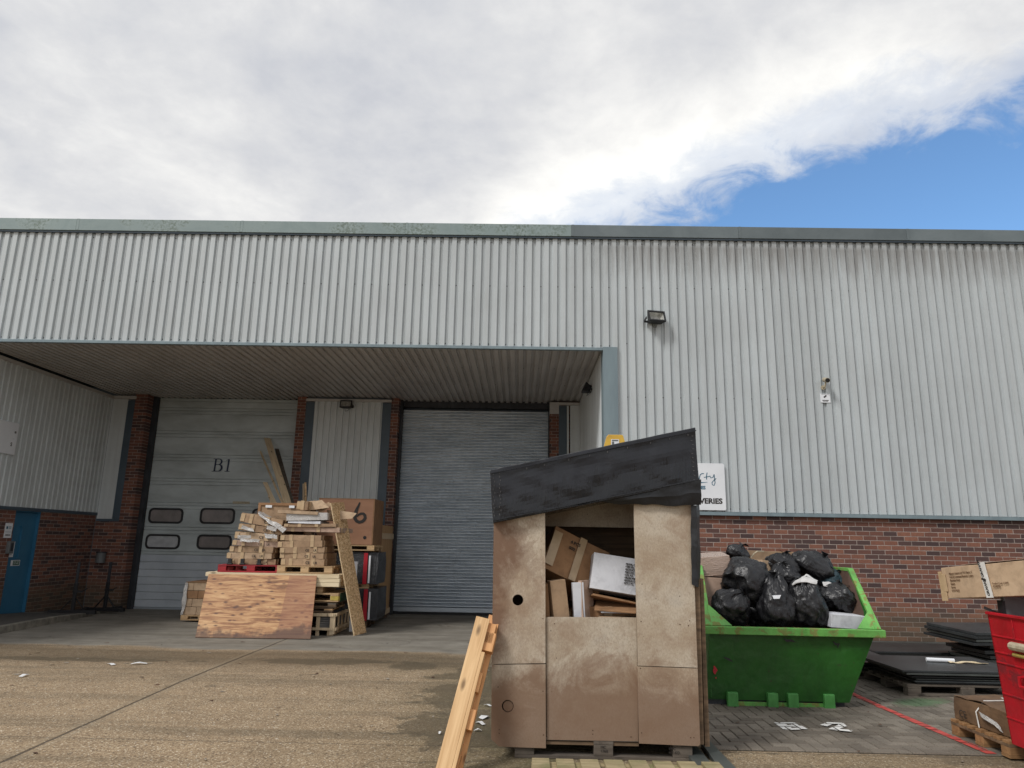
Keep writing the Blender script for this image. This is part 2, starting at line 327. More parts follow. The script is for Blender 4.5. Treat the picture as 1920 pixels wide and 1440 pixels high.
    tr = noi(t, coords(t, (.16, 2.6, 1), rnd=False), 1.0, 5, .6, .2)
    col = mixc(t, ramp(t, tr, [(.48, 0), (.66, .42)]), col, (.085, .068, .042))
    # joints: one across at y 5.74, one running away at x -3.5, oblique crack
    j1 = mth(t, 'ABSOLUTE', mth(t, 'SUBTRACT', mth(t, 'ADD', Y, mth(t, 'MULTIPLY', mid, .02)), 5.745))
    j2 = mth(t, 'ABSOLUTE', mth(t, 'ADD', mth(t, 'ADD', X, mth(t, 'MULTIPLY', Y, .038)), mth(t, 'ADD', mth(t, 'MULTIPLY', mid, .03), 3.215)))
    jm = mth(t, 'MAXIMUM', mth(t, 'MULTIPLY', ramp(t, j1, [(.004, 1), (.011, 0)]), .55), ramp(t, j2, [(.008, 1), (.02, 0)]))
    col = mixc(t, mth(t, 'MULTIPLY', jm, .8), col, (.035, .026, .018))
    vc = N(t, 'ShaderNodeTexVoronoi', feature='DISTANCE_TO_EDGE'); wv2 = N(t, 'ShaderNodeVectorMath', operation='ADD'); nz = N(t, 'ShaderNodeTexNoise'); nz.inputs['Scale'].default_value = 1.6; nz.inputs['Detail'].default_value = 6
    t.links.new(v1, nz.inputs['Vector']); t.links.new(v1, wv2.inputs[0]); t.links.new(nz.outputs['Color'], wv2.inputs[1]); t.links.new(wv2.outputs[0], vc.inputs['Vector']); vc.inputs['Scale'].default_value = .30
    crk = mth(t, 'MULTIPLY', ramp(t, vc.outputs['Distance'], [(.0, 1), (.0035, 0)]), ramp(t, noi(t, v1, .45, 3, .5, 0, (9, 2, 0)), [(.52, 0), (.58, 1)]))
    col = mixc(t, mth(t, 'MULTIPLY', crk, .7), col, (.05, .038, .026))
    lip = ramp(t, mth(t, 'ABSOLUTE', mth(t, 'SUBTRACT', j2, .05)), [(.0, .35), (.05, 0)])
    col = mixc(t, lip, col, (.27, .22, .15))
    t.links.new(col, bs.inputs['Base Color'])
    t.links.new(ramp(t, wet, [(0, .88), (1, .42)]), bs.inputs['Roughness'])
    # brushed ridges in the front strip
    rid = mth(t, 'MULTIPLY', mth(t, 'LESS_THAN', Y, 5.72), mth(t, 'SINE', mth(t, 'MULTIPLY', mth(t, 'ADD', X, mth(t, 'ADD', mth(t, 'MULTIPLY', mid, .12), mth(t, 'MULTIPLY', Y, -.12))), 140)))
    h = mth(t, 'ADD', mth(t, 'MULTIPLY', fine, .8), mth(t, 'ADD', mth(t, 'MULTIPLY', rid, .22), mth(t, 'MULTIPLY', jm, -2.5)))
    bump(t, bs, h, .55, .006)
    return m

def m_paver():
    m, t, bs = newmat('block_paving')
    v1 = coords(t, rnd=False); g = N(t, 'ShaderNodeNewGeometry'); r = g.outputs['Random Per Island']
    col = ramp(t, r, [(0, (.150, .126, .098)), (.5, (.205, .176, .140)), (1, (.27, .235, .19))])
    sx = N(t, 'ShaderNodeSeparateXYZ'); t.links.new(v1, sx.inputs[0])
    mid = noi(t, v1, 1.5, 7, .62, .4); fine = noi(t, v1, 90, 4, .7)
    col = mixc(t, ramp(t, mid, [(.45, 0), (.70, .7)]), col, (.055, .045, .036))
    col = mixc(t, ramp(t, fine, [(.35, .5), (.6, 0)]), col, (.06, .052, .042))
    # green spray patch
    dx = mth(t, 'DIVIDE', mth(t, 'SUBTRACT', sx.outputs[0], 4.0), .58); dy = mth(t, 'DIVIDE', mth(t, 'SUBTRACT', mth(t, 'ADD', sx.outputs[1], mth(t, 'MULTIPLY', sx.outputs[0], -.35)), 6.20), .33)
    d = mth(t, 'ADD', mth(t, 'SQRT', mth(t, 'ADD', mth(t, 'MULTIPLY', dx, dx), mth(t, 'MULTIPLY', dy, dy))), mth(t, 'MULTIPLY', noi(t, v1, 7, 5, .6), .7))
    col = mixc(t, ramp(t, d, [(.7, .55), (1.3, 0)]), col, (.045, .16, .055))
    t.links.new(col, bs.inputs['Base Color']); bs.inputs['Roughness'].default_value = .78; bump(t, bs, fine, .3, .003)
    return m

MT = {}
MT['clad'] = m_clad('cladding_facade', (.495, .535, .55), (.345, .36, .36), stain=True, amount=.45)
MT['clad_in'] = m_clad('cladding_recess', (.64, .68, .69), (.43, .45, .45), amount=.6)
MT['soffit'] = m_clad('soffit_sheet', (.54, .53, .52), (.36, .345, .33), amount=.6, axis=1)
MT['screw'] = m_plain('screw_head', (.07, .07, .07), rough=.5, bmp=0)
MT['flash'] = m_plain('flashing_bluegrey', (.205, .27, .295), (.16, .21, .235), rough=.45, scale=1.5, stretch=(3, 3, .5), bmp=.05)
MT['flash_dk'] = m_plain('flashing_dark', (.075, .105, .135), (.055, .08, .105), rough=.5, scale=1.5, bmp=.05)
def m_parapet():
    m, t, bs = newmat('parapet_flashing'); v1 = coords(t, rnd=False); sx = N(t, 'ShaderNodeSeparateXYZ'); t.links.new(v1, sx.inputs[0])
    right = mth(t, 'GREATER_THAN', sx.outputs[0], .86)
    f = noi(t, v1, 1.5, 8, .65, .5); g = noi(t, v1, 26, 6, .7)
    a = ramp(t, f, [(.3, (.20, .265, .265)), (.7, (.30, .37, .365))])
    li = mth(t, 'MULTIPLY', ramp(t, f, [(.46, 0), (.56, 1)]), ramp(t, g, [(.46, 0), (.58, .8)]))
    a = mixc(t, li, a, (.10, .135, .10))
    b = ramp(t, f, [(.3, (.10, .125, .135)), (.7, (.15, .18, .19))])
    wn = N(t, 'ShaderNodeTexWhiteNoise', noise_dimensions='1D'); t.links.new(mth(t, 'FLOOR', mth(t, 'DIVIDE', mth(t, 'SUBTRACT', sx.outputs[0], .86), 3.02)), wn.inputs['W'])
    col = hsv(t, mixc(t, right, a, b), mth(t, 'ADD', mth(t, 'MULTIPLY', wn.outputs['Value'], .25), .88))
    t.links.new(col, bs.inputs['Base Color']); bs.inputs['Roughness'].default_value = .5; return m
MT['parapet'] = m_parapet()
MT['brick'] = m_brick('brickwork_front', 'xz')
MT['brick_y'] = m_brick('brickwork_side', 'yz', .05)
MT['ground'] = m_ground(); MT['paver'] = m_paver()
MT['joint'] = m_plain('paving_joint_sand', (.045, .038, .03), (.02, .017, .013), rough=.95, scale=20)
MT['kerb'] = m_plain('kerb_concrete', (.26, .24, .20), (.13, .12, .10), rough=.9, scale=5, bmp=.4)
MT['footpath'] = m_plain('asphalt_path', (.085, .08, .07), (.05, .048, .045), rough=.9, scale=9, bmp=.5)
MT['door'] = m_plain('door_panel_grey', (.54, .60, .61), (.34, .38, .38), rough=.4, scale=1.1, stretch=(.8, 1, 2.0), bmp=.04, contrast=(.3, .62))
MT['door_low'] = m_plain('door_panel_pale', (.60, .65, .70), (.48, .53, .58), rough=.4, scale=1.5, bmp=.04)
MT['gasket'] = m_plain('black_rubber', (.016, .016, .018), rough=.6, bmp=0)
def m_glass():
    m, t, bs = newmat('window_pane_grey_reflection'); v1 = coords(t, rnd=False)
    t.links.new(ramp(t, noi(t, v1, 3, 5, .6, .5), [(.3, (.19, .175, .17)), (.7, (.30, .27, .26))]), bs.inputs['Base Color'])  # grey-brown reflection painted into the pane colour
    bs.inputs['Roughness'].default_value = .22; return m
MT['pane'] = m_glass()
MT['pane_lit'] = m_plain('window_pane_bright_reflection', (.62, .64, .66), (.36, .38, .40), rough=.3, scale=5, contrast=(.3, .7))  # brighter copy of the pane, its pale reflection painted as colour
MT['navy'] = m_plain('navy_lettering', (.020, .032, .075), rough=.5, bmp=0)
MT['shutter'] = m_plain('galvanised_lath', (.64, .70, .76), (.50, .56, .62), rough=.34, metal=.55, scale=1.2, stretch=(1, 1, 5), bmp=0)
MT['steel_dk'] = m_plain('dark_steel', (.05, .055, .065), (.03, .032, .038), rough=.5, metal=.3, scale=4)
MT['bluedoor'] = m_plain('blue_door_paint', (.035, .16, .28), (.025, .125, .225), rough=.45, scale=1.4, bmp=.03)
MT['white'] = m_plain('white_panel', (.80, .82, .85), (.72, .74, .77), rough=.45, scale=2, bmp=0)
MT['black'] = m_plain('black_paint', (.014, .014, .016), rough=.5, bmp=0)
MT['blackprint'] = m_plain('black_print', (.03, .025, .022), rough=.7, bmp=0)
MT['teal'] = m_plain('teal_ink', (.05, .16, .24), rough=.5, bmp=0)
MT['greyplastic'] = m_plain('grey_plastic', (.16, .17, .175), rough=.5)
MT['cream'] = m_plain('cream_plastic', (.50, .45, .33), (.34, .28, .19), rough=.5, scale=30)
MT['lens'] = m_plain('lamp_reflector', (.62, .62, .58), (.35, .35, .33), rough=.25, metal=.4, scale=20, bmp=0)
MT['ply'] = m_ply(); MT['osb'] = m_osb(); MT['board'] = m_board('weathered_hardboard')
MT['ply_edge'] = m_wood('plywood_edge', (.35, .20, .10), (.16, .08, .045), 0, 1, False)
MT['osb_edge'] = m_plain('strand_board_edge', (.62, .48, .30), (.45, .32, .18), rough=.8, scale=40)
MT['wood'] = m_wood('pallet_wood', (.58, .40, .22), (.36, .22, .105), 0)
MT['wood_y'] = m_wood('pallet_wood_cross', (.58, .40, .22), (.36, .22, .105), 1)
MT['wood_z'] = m_wood('timber_upright', (.76, .61, .41), (.56, .41, .25), 2)
MT['wood_new'] = m_wood('fresh_sawn_pine', (.72, .48, .25), (.50, .29, .125), 2, 1.0, True, .6, .05)
MT['wood_orange'] = m_wood('orange_pine', (.70, .37, .155), (.50, .23, .085), 2, 1.2, True, .6, .05)
MT['wood_pale'] = m_wood('pale_sawn_boards', (.74, .62, .42), (.56, .44, .27), 0, .8, True, .75, .08)
MT['wood_old'] = m_wood('old_grey_wood', (.15, .125, .10), (.075, .058, .045), 0, .9, True, .85, .1, (.04, .035, .03), .6)
MT['wood_old_y'] = m_wood('old_grey_wood_cross', (.15, .125, .10), (.075, .058, .045), 1, .9, True, .85, .1)
MT['wood_damp'] = m_wood('damp_dark_wood', (.20, .13, .075), (.085, .052, .03), 0, .9, True, .7, .1, (.05, .035, .02), .6)
MT['wood_wet'] = m_wood('wet_orange_wood', (.36, .20, .09), (.20, .105, .045), 0, .9, True, .6, .1)
MT['wood_moss'] = m_wood('mossy_deck_board', (.40, .33, .19), (.23, .17, .09), 1, .9, True, .8, .12, (.12, .14, .045), .75)
MT['redpallet'] = m_wood('red_painted_wood', (.42, .022, .03), (.20, .012, .018), 0, .8, False, .55, .05, (.09, .01, .01), .5)
MT['greenpaint'] = m_plain('green_pallet_end', (.035, .12, .06), (.02, .07, .035), rough=.7)
MT['yellowpaint'] = m_plain('yellow_block', (.52, .40, .08), (.34, .25, .06), rough=.7, scale=10)
MT['card'] = m_card('cardboard', (.42, .285, .175), (.27, .175, .105))
MT['card_lt'] = m_card('cardboard_pale', (.54, .395, .26), (.38, .26, .165))
MT['card_dk'] = m_card('cardboard_brown', (.36, .20, .10), (.25, .135, .065))
MT['card_pink'] = m_card('cardboard_pinkish', (.50, .36, .28), (.34, .23, .17))
MT['card_wet'] = m_card('cardboard_damp', (.20, .115, .058), (.09, .05, .027))
MT['card_white'] = m_card('white_carton', (.70, .71, .75), (.55, .56, .60), .7, .04)
MT['card_ink'] = m_plain('brown_ink', (.16, .085, .04), rough=.8, bmp=0)
MT['tape'] = m_plain('parcel_tape', (.56, .41, .25), (.44, .31, .18), rough=.28, scale=8, bmp=.3)
MT['tape_w'] = m_plain('white_tape', (.80, .80, .78), (.62, .60, .56), rough=.35, scale=12)
MT['crate6'] = m_plain('crate_panel_brown', (.36, .185, .105), (.28, .14, .08), rough=.6, scale=1.5, stretch=(1, 1, 3), bmp=.08)
MT['crate_ply'] = m_wood('crate_ply_yellow', (.52, .32, .14), (.38, .21, .085), 2, .6, True, .6, .05)
MT['bag'] = m_film('black_bin_bag', (.011, .011, .013), .33, .6, 5.0, 1.4, (1.8, 1.8, .7), .5, .02)
MT['tarp'] = m_film('black_tarpaulin', (.010, .011, .014), .38, .5, 6, 1.2, (1.2, 1, .5), .5, .012)
MT['wrap'] = m_film('grey_shrink_wrap', (.040, .042, .047), .22, 1.0, 6, 2.5, (1, 1, 3.2), .6, .03)
MT['clearwrap'] = m_film('crumpled_clear_film', (.52, .50, .48), .2, 1.0, 14, 2.5, (1, 1, 1), .8, .02)
MT['stretch'] = m_film('stretch_wrapped_card', (.42, .31, .25), .25, .8, 7, 1.6, (1, 1, 3), .7, .02)
MT['green'] = m_paint('green_skip_paint', (.020, .128, .014), (.011, .078, .009), (.035, .045, .015), .6, .5, 3.2)
MT['green_rim'] = m_paint('bright_green_rim_paint', (.17, .46, .10), (.10, .33, .06), (.22, .19, .06), .8, .5, 8, .12)
MT['green_lug'] = m_plain('green_lug_paint', (.09, .34, .085), (.06, .24, .055), rough=.5, scale=8)
MT['rust'] = m_paint('rusty_inner_steel', (.13, .075, .05), (.065, .038, .028), (.20, .11, .06), .5, .8, 5)
MT['red'] = m_paint('red_bin_paint', (.52, .010, .022), (.40, .008, .016), (.16, .008, .012), .8, .42, 1.6, .04)
MT['slate'] = m_plain('dark_board', (.034, .040, .042), (.018, .020, .022), rough=.42, scale=3, bmp=.2, vary=.3)
MT['slate2'] = m_plain('dark_board_dusty', (.085, .095, .088), (.04, .045, .043), rough=.5, scale=2, bmp=.25)
MT['slab'] = m_plain('grey_slabs', (.21, .20, .195), (.12, .115, .115), rough=.8, scale=6, bmp=.3)
MT['redstripe'] = m_plain('red_strip', (.50, .012, .030), (.38, .01, .02), rough=.45, scale=6)
MT['linered'] = m_plain('red_line_paint', (.56, .075, .06), (.36, .06, .05), rough=.7, scale=14, bmp=.2, contrast=(.32, .58))
MT['linewhite'] = m_plain('white_road_paint', (.78, .77, .74), (.55, .52, .48), rough=.7, scale=22, bmp=.2, contrast=(.15, .38))
MT['yellow'] = m_plain('yellow_plate', (.72, .45, .055), (.55, .32, .05), rough=.45, scale=10)
MT['paper'] = m_plain('litter_paper', (.82, .82, .82), (.62, .62, .62), rough=.6, scale=9, bmp=.4)
MT['teal_cloth'] = m_plain('blue_grey_fabric', (.03, .07, .09), (.02, .035, .045), rough=.7, scale=8, bmp=.5)
MT['cloth'] = m_plain('white_fabric', (.68, .67, .66), (.45, .44, .43), rough=.9, scale=12, bmp=.8)
MT['orange'] = m_plain('torn_orange_card', (.66, .34, .12), (.42, .18, .06), rough=.7)
MT['stone'] = m_plain('rubble_stone', (.34, .30, .25), (.20, .17, .14), rough=.9, scale=12, bmp=.4)
MT['leaf'] = m_plain('dead_leaf', (.11, .05, .025), (.05, .025, .015), rough=.8)
MT['rubber'] = m_plain('tyre_rubber', (.02, .02, .022), rough=.7)

# ------------------------------------------------------------------ mesh helpers
class MB:
    def __init__(s): s.v = []; s.f = []; s.m = []
    def add(s, vs, fs, mi=0, mat=None):
        o = len(s.v)
        for p in vs:
            p = Vector(p); s.v.append(mat @ p if mat else p)
        for f in fs: s.f.append([i+o for i in f]); s.m.append(mi)
        return s
    def box(s, x0, x1, y0, y1, z0, z1, mi=0, mat=None):
        return s.add([(x0, y0, z0), (x1, y0, z0), (x1, y1, z0), (x0, y1, z0), (x0, y0, z1), (x1, y0, z1), (x1, y1, z1), (x0, y1, z1)],
                     [(0, 3, 2, 1), (4, 5, 6, 7), (0, 1, 5, 4), (1, 2, 6, 5), (2, 3, 7, 6), (3, 0, 4, 7)], mi, mat)
    def quad(s, a, b, c, d, mi=0): return s.add([a, b, c, d], [(0, 1, 2, 3)], mi)
    def slab(s, pts, off, mi=0):        # polygon extruded by a vector
        n = len(pts); off = Vector(off); P = [Vector(p) for p in pts]
        return s.add(P+[p+off for p in P], [tuple(range(n)), tuple(range(2*n-1, n-1, -1))]+[(i, i+n, (i+1) % n+n, (i+1) % n) for i in range(n)], mi)
    def beam(s, a, b, wd, th, mi=0, up=(0, 0, 1)):
        a, b = Vector(a), Vector(b); d = (b-a).normalized(); sd = d.cross(Vector(up))
        if sd.length < 1e-4: sd = d.cross(Vector((1, 0, 0)))
        sd.normalize(); n = sd.cross(d).normalized(); P = []
        for q in (a, b):
            for i, j in ((-1, -1), (1, -1), (1, 1), (-1, 1)): P.append(q+sd*wd/2*i+n*th/2*j)
        return s.add(P, [(0, 1, 2, 3), (7, 6, 5, 4), (0, 4, 5, 1), (1, 5, 6, 2), (2, 6, 7, 3), (3, 7, 4, 0)], mi)
    def tube(s, pts, r, n=8, mi=0, cap=True):
        pts = [Vector(p) for p in pts]; rings = []; rr = r if isinstance(r, (list, tuple)) else [r]*len(pts); o = len(s.v)
        for i, p in enumerate(pts):
            d = (pts[min(i+1, len(pts)-1)]-pts[max(i-1, 0)]).normalized(); a = d.orthogonal().normalized() if i == 0 else (pa - d*pa.dot(d)).normalized(); pa = a
            b = d.cross(a)
            for k in range(n): s.v.append(p+(a*cos(2*pi*k/n)+b*sin(2*pi*k/n))*rr[i])
        for i in range(len(pts)-1):
            for k in range(n):
                s.f.append([o+i*n+k, o+i*n+(k+1) % n, o+(i+1)*n+(k+1) % n, o+(i+1)*n+k]); s.m.append(mi)
        if cap:
            s.f.append([o+k for k in range(n)][::-1]); s.m.append(mi); s.f.append([o+(len(pts)-1)*n+k for k in range(n)]); s.m.append(mi)
        return s
    def build(s, name, mats, parent=None, bevel=0, smooth=False, label=None, cat=None, group=None, kind=None, fixn=True, recentre=False, subsurf=0):
        me = bpy.data.meshes.new(name); off = Vector((0, 0, 0))
        if recentre:
            xs = [p.x for p in s.v]; ys = [p.y for p in s.v]; zs = [p.z for p in s.v]
            off = Vector(((min(xs)+max(xs))/2, (min(ys)+max(ys))/2, min(zs)))
        me.from_pydata([p-off for p in s.v], [], s.f)
        mats = mats if isinstance(mats, (list, tuple)) else [mats]
        for q in mats: me.materials.append(MT[q] if isinstance(q, str) else q)
        if len(mats) > 1: me.polygons.foreach_set('material_index', s.m)
        if fixn:
            bm = bmesh.new(); bm.from_mesh(me); bmesh.ops.recalc_face_normals(bm, faces=bm.faces); bm.to_mesh(me); bm.free()
        if smooth: me.polygons.foreach_set('use_smooth', [True]*len(me.polygons))
        o = bpy.data.objects.new(name, me); C.objects.link(o); o.location = off
        if parent: o.parent = parent
        if bevel:
            b = o.modifiers.new('bevel', 'BEVEL'); b.width = bevel; b.segments = 2; b.limit_method = 'ANGLE'; b.angle_limit = radians(40)
        if subsurf:
            q = o.modifiers.new('sub', 'SUBSURF'); q.levels = q.render_levels = subsurf
        tagit(o, label, cat, group, kind); return o
def tagit(o, label=None, cat=None, group=None, kind=None):
    if label: o['label'] = label
    if cat: o['category'] = cat
    if group: o['group'] = group
    if kind: o['kind'] = kind
    return o
def thing(name, label, cat, loc=(0, 0, 0), rot=(0, 0, 0), group=None):
    o = bpy.data.objects.new(name, None); C.objects.link(o); o.location = loc; o.rotation_euler = rot; o.empty_display_size = .1
    return tagit(o, label, cat, group)
def fork(root, loc, rot, label, group=None):        # copy of a thing with its parts and sub-parts
    r = root.copy(); C.objects.link(r); r.location = loc; r.rotation_euler = rot; r['label'] = label
    if group: r['group'] = group
    for ch in list(root.children):
        c = ch.copy(); C.objects.link(c); c.parent = r
        for g in list(ch.children):
            d = g.copy(); C.objects.link(d); d.parent = c
    return r
def frame(origin, xdir, up):        # matrix: local x along the writing, local y up, z out
    x = Vector(xdir).normalized(); y = Vector(up); y = (y-x*y.dot(x)).normalized(); z = x.cross(y)
    o = Vector(origin); return Matrix(((x.x, y.x, z.x, o.x), (x.y, y.y, z.y, o.y), (x.z, y.z, z.z, o.z), (0, 0, 0, 1)))
def lettering(txt, size, mat, M, parent=None, name='lettering', bold=0, align='LEFT', sx=1.0, space=1.0, th=.0015, kind=None, extra=None):
    cu = bpy.data.curves.new('t', 'FONT'); cu.body = txt; cu.size = size; cu.align_x = align; cu.offset = bold; cu.extrude = th; cu.space_line = space; cu.resolution_u = 3
    to = bpy.data.objects.new('t', cu); me = bpy.data.meshes.new_from_object(to); bpy.data.objects.remove(to)
    for v_ in me.vertices:
        v_.co = M @ Vector((v_.co.x*sx, v_.co.y, v_.co.z))
    me.materials.clear(); me.materials.append(MT[mat]); me.name = name
    o = bpy.data.objects.new(name, me); C.objects.link(o)
    if parent: o.parent = parent
    if kind: o['kind'] = kind
    return o
def stroke(mb, pts, wd, M, mi=0, z=0.0):
    pts = [Vector((p[0], p[1], z)) for p in pts]
    ww = wd if isinstance(wd, (list, tuple)) else [wd]*len(pts); L = []; R = []
    for i, p in enumerate(pts):
        d = (pts[min(i+1, len(pts)-1)]-pts[max(i-1, 0)]).normalized(); n = Vector((-d.y, d.x, 0))
        L.append(p+n*ww[i]/2); R.append(p-n*ww[i]/2)
    n = len(pts)
    mb.add(L+R, [(i, i+1, i+1+n, i+n) for i in range(n-1)], mi, M)
def arc(cx, cy, rx, ry, a0, a1, n=14):
    return [(cx+rx*cos(radians(a0+(a1-a0)*i/n)), cy+ry*sin(radians(a0+(a1-a0)*i/n))) for i in range(n+1)]

# ------------------------------------------------------------------ ground
def G(x, y):
    s = min(1, max(0, (1.35-x)/.8)); return -.02*min(9.2, max(0, y-8))*s
mb = MB(); xs = [-150, -60, -30]+[-20+i*.5 for i in range(81)]+[30, 60, 150]; ys = [-150, -60, -20, -5]+[i*.5 for i in range(40)]+[30, 60, 150]
nx = len(xs); mb.v = [Vector((x, y, G(x, y))) for y in ys for x in xs]
for j in range(len(ys)-1):
    for i in range(nx-1): mb.f.append([j*nx+i, j*nx+i+1, (j+1)*nx+i+1, (j+1)*nx+i]); mb.m.append(0)
mb.build('ground', 'ground', kind='structure', fixn=False)

PX0, PX1, PY0, PY1, PZ = 1.46, 10.0, 5.78, 12.06, .012
mb = MB(); mb.box(PX0, PX1, PY0, PY1, -.05, .004)
mb.build('paving_bed', 'joint', kind='structure')
rects = []
u_ = .1
for j in range(-1, int((PY1-PY0)/u_)+1):
    for i in range(-2, int((PX1-PX0)/u_)+1):
        t_ = (i-j) % 4
        if t_ == 0: r_ = (i*u_, (i+2)*u_, j*u_, (j+1)*u_)
        elif t_ == 3: r_ = (i*u_, (i+1)*u_, j*u_, (j+2)*u_)
        else: continue
        a, b, c, d = r_[0]+PX0, r_[1]+PX0, r_[2]+PY0, r_[3]+PY0
        a, b, c, d = max(a, PX0), min(b, PX1), max(c, PY0), min(d, PY1)
        if b-a > .02 and d-c > .02: rects.append((a+.003, b-.003, c+.003, d-.003))
mb = MB()
for (a, b, c, d) in rects:
    z = PZ+random.uniform(-.0015, .0015); e = .005; tl = random.uniform(-.0012, .0012)
    mb.add([(a, c, z-.01), (b, c, z-.01), (b, d, z-.01), (a, d, z-.01), (a+e, c+e, z+tl), (b-e, c+e, z-tl), (b-e, d-e, z), (a+e, d-e, z)],
           [(4, 5, 6, 7), (0, 1, 5, 4), (1, 2, 6, 5), (2, 3, 7, 6), (3, 0, 4, 7)])
mb.build('block_paving', 'paver', kind='structure', fixn=False)
def clip(poly, quad):               # convex polygon clipped by a convex counter-clockwise polygon
    outp = poly
    for i in range(len(quad)):
        a, b = quad[i], quad[(i+1) % len(quad)]; inp = outp; outp = []
        f = lambda p: (b[0]-a[0])*(p[1]-a[1])-(b[1]-a[1])*(p[0]-a[0])
        for k in range(len(inp)):
            p, q = inp[k-1], inp[k]; fp, fq = f(p), f(q)
            if fq >= 0:
                if fp < 0: t_ = fp/(fp-fq); outp.append((p[0]+(q[0]-p[0])*t_, p[1]+(q[1]-p[1])*t_))
                outp.append(q)
            elif fp >= 0: t_ = fp/(fp-fq); outp.append((p[0]+(q[0]-p[0])*t_, p[1]+(q[1]-p[1])*t_))
        if not outp: return []
    return outp
def ccw(q):
    s_ = sum(q[i][0]*q[(i+1) % len(q)][1]-q[(i+1) % len(q)][0]*q[i][1] for i in range(len(q))); return q if s_ > 0 else q[::-1]
def painted(quads, mat, name):
    mb = MB()
    for qi, q in enumerate(quads):
        q = ccw(q); x0, x1 = min(p[0] for p in q), max(p[0] for p in q); y0, y1 = min(p[1] for p in q), max(p[1] for p in q)
        for (a, b, c, d) in rects:
            if b < x0 or a > x1 or d < y0 or c > y1: continue
            a2, b2, c2, d2 = a+.004, b-.004, c+.004, d-.004
            pp = clip([(a2, c2), (b2, c2), (b2, d2), (a2, d2)], q)
            if len(pp) > 2: mb.add([(p[0], p[1], PZ+.0045+qi*.0007) for p in pp], [tuple(range(len(pp)))])
    return mb.build(name, mat, kind='structure', fixn=False)
painted([[(3.44, 11.9), (3.53, 11.9), (3.53, 7.2), (3.45, 7.2)], [(3.45, 7.2), (3.53, 7.2), (3.585, 5.79), (3.505, 5.79)]], 'linered', 'red_line')
def gp(px, py): p = at(px, py, 2, PZ); return (p.x, p.y)
def st2(pts, wd):                   # painted stroke between ground points
    q = []
    for a, b in zip(pts, pts[1:]):
        dx, dy = b[0]-a[0], b[1]-a[1]; L = math.hypot(dx, dy); nx_, ny_ = -dy/L*wd/2, dx/L*wd/2; ex, ey = dx/L*wd*.3, dy/L*wd*.3
        q.append([(a[0]+nx_-ex, a[1]+ny_-ey), (a[0]-nx_-ex, a[1]-ny_-ey), (b[0]-nx_+ex, b[1]-ny_+ey), (b[0]+nx_+ex, b[1]+ny_+ey)])
    return q
B_ = st2([gp(1464, 1357.5), gp(1480, 1368.5)], .08)+st2([gp(1461, 1357), gp(1476, 1368)], .075)+st2([gp(1470, 1357), gp(1486, 1357), gp(1492, 1361), gp(1480, 1363)], .05)+st2([gp(1484, 1363), gp(1500, 1364), gp(1507, 1368), gp(1482, 1369)], .055)
T2_ = st2([gp(1546, 1362), gp(1556, 1358), gp(1576, 1359), gp(1580, 1363), gp(1562, 1370)], .06)+st2([gp(1562, 1370), gp(1594, 1373)], .06)
painted(B_+T2_, 'linewhite', 'painted_bay_number')

# footpath with kerb beside the left wall
mb = MB(); kx = lambda y: -8.25-.16*(y-12)
pp_ = []
for i in range(15):
    y = 9.5+i*.52; k = kx(y) if y < 14.5 else kx(14.5)-.22*(y-14.5); h = .11*min(1, max(.12, (17.2-y)/3.5)); pp_.append((y, k, h))
for (y, k, h), (y2, k2, h2) in zip(pp_, pp_[1:]):
    mb.add([(-9.94, y, G(-9, y)+h), (k-.13, y, G(-9, y)+h), (k2-.13, y2, G(-9, y2)+h2), (-9.94, y2, G(-9, y2)+h2)], [(0, 1, 2, 3)])
mb.build('footpath', 'footpath', kind='structure')
mb = MB()
for (y, k, h), (y2, k2, h2) in zip(pp_, pp_[1:]):
    g = .006
    for a in (0, ):
        mb.add([(k-.13, y+g, -.3), (k, y+g, -.3), (k2, y2-g, -.3), (k2-.13, y2-g, -.3), (k-.13, y+g, G(-9, y)+h+.006), (k-.02, y+g, G(-9, y)+h+.004), (k2-.02, y2-g, G(-9, y2)+h2+.004), (k2-.13, y2-g, G(-9, y2)+h2+.006)],
               [(4, 5, 6, 7), (0, 1, 5, 4), (1, 2, 6, 5), (2, 3, 7, 6), (3, 0, 4, 7)])
mb.build('kerb', 'kerb', kind='structure', bevel=.012)

# ------------------------------------------------------------------ warehouse
PIT = .1523
YF, YC, YB = 12.0, 16.80, 17.22
XL, XR = -9.92, 1.41
ZS, ZTOP, ZB = 4.85, 6.92, 2.05
BL = thing('warehouse', 'long grey ribbed metal warehouse with brick base and deep loading recess', 'warehouse', (0, YF, 0))
def part(mb, name, mats, parent=BL, **k):
    o = mb.build(name, mats, None, **k); o.parent = parent
    if parent is BL: o.location = Vector(o.location)-Vector((0, YF, 0)); 
    return o
# every building mesh is written in world metres; parts are shifted back by the thing's own base
def ribs(x0, x1, phase=0.0, depth=.036):
    """profile (x, offset) : flat crown, sloping side, narrow valley"""
    prof = []; k0 = math.floor((x0-phase)/PIT)-1; k1 = math.ceil((x1-phase)/PIT)+1
    for k in range(k0, k1+1):
        b = phase+k*PIT
        for dx, d in ((.0, 0), (.080, 0), (.0885, depth), (.103, depth), (.107, depth-.006), (.1225, depth-.006), (.1265, depth), (.1438, depth)):
            prof.append((b+dx, d))
    prof = [(x, d) for x, d in prof if x0 <= x <= x1]
    return [(x0, 0)]+prof+[(x1, 0)], [phase+k*PIT+.096 for k in range(k0, k1+1) if x0 < phase+k*PIT+.096 < x1]
def sheet(mb, prof, fn, mi=0):      # fn(u, d, end) -> point ; end 0/1
    n = len(prof); vs = [fn(u, d, 0) for u, d in prof]+[fn(u, d, 1) for u, d in prof]
    mb.add(vs, [(i, i+1, n+i+1, n+i) for i in range(n-1)], mi)
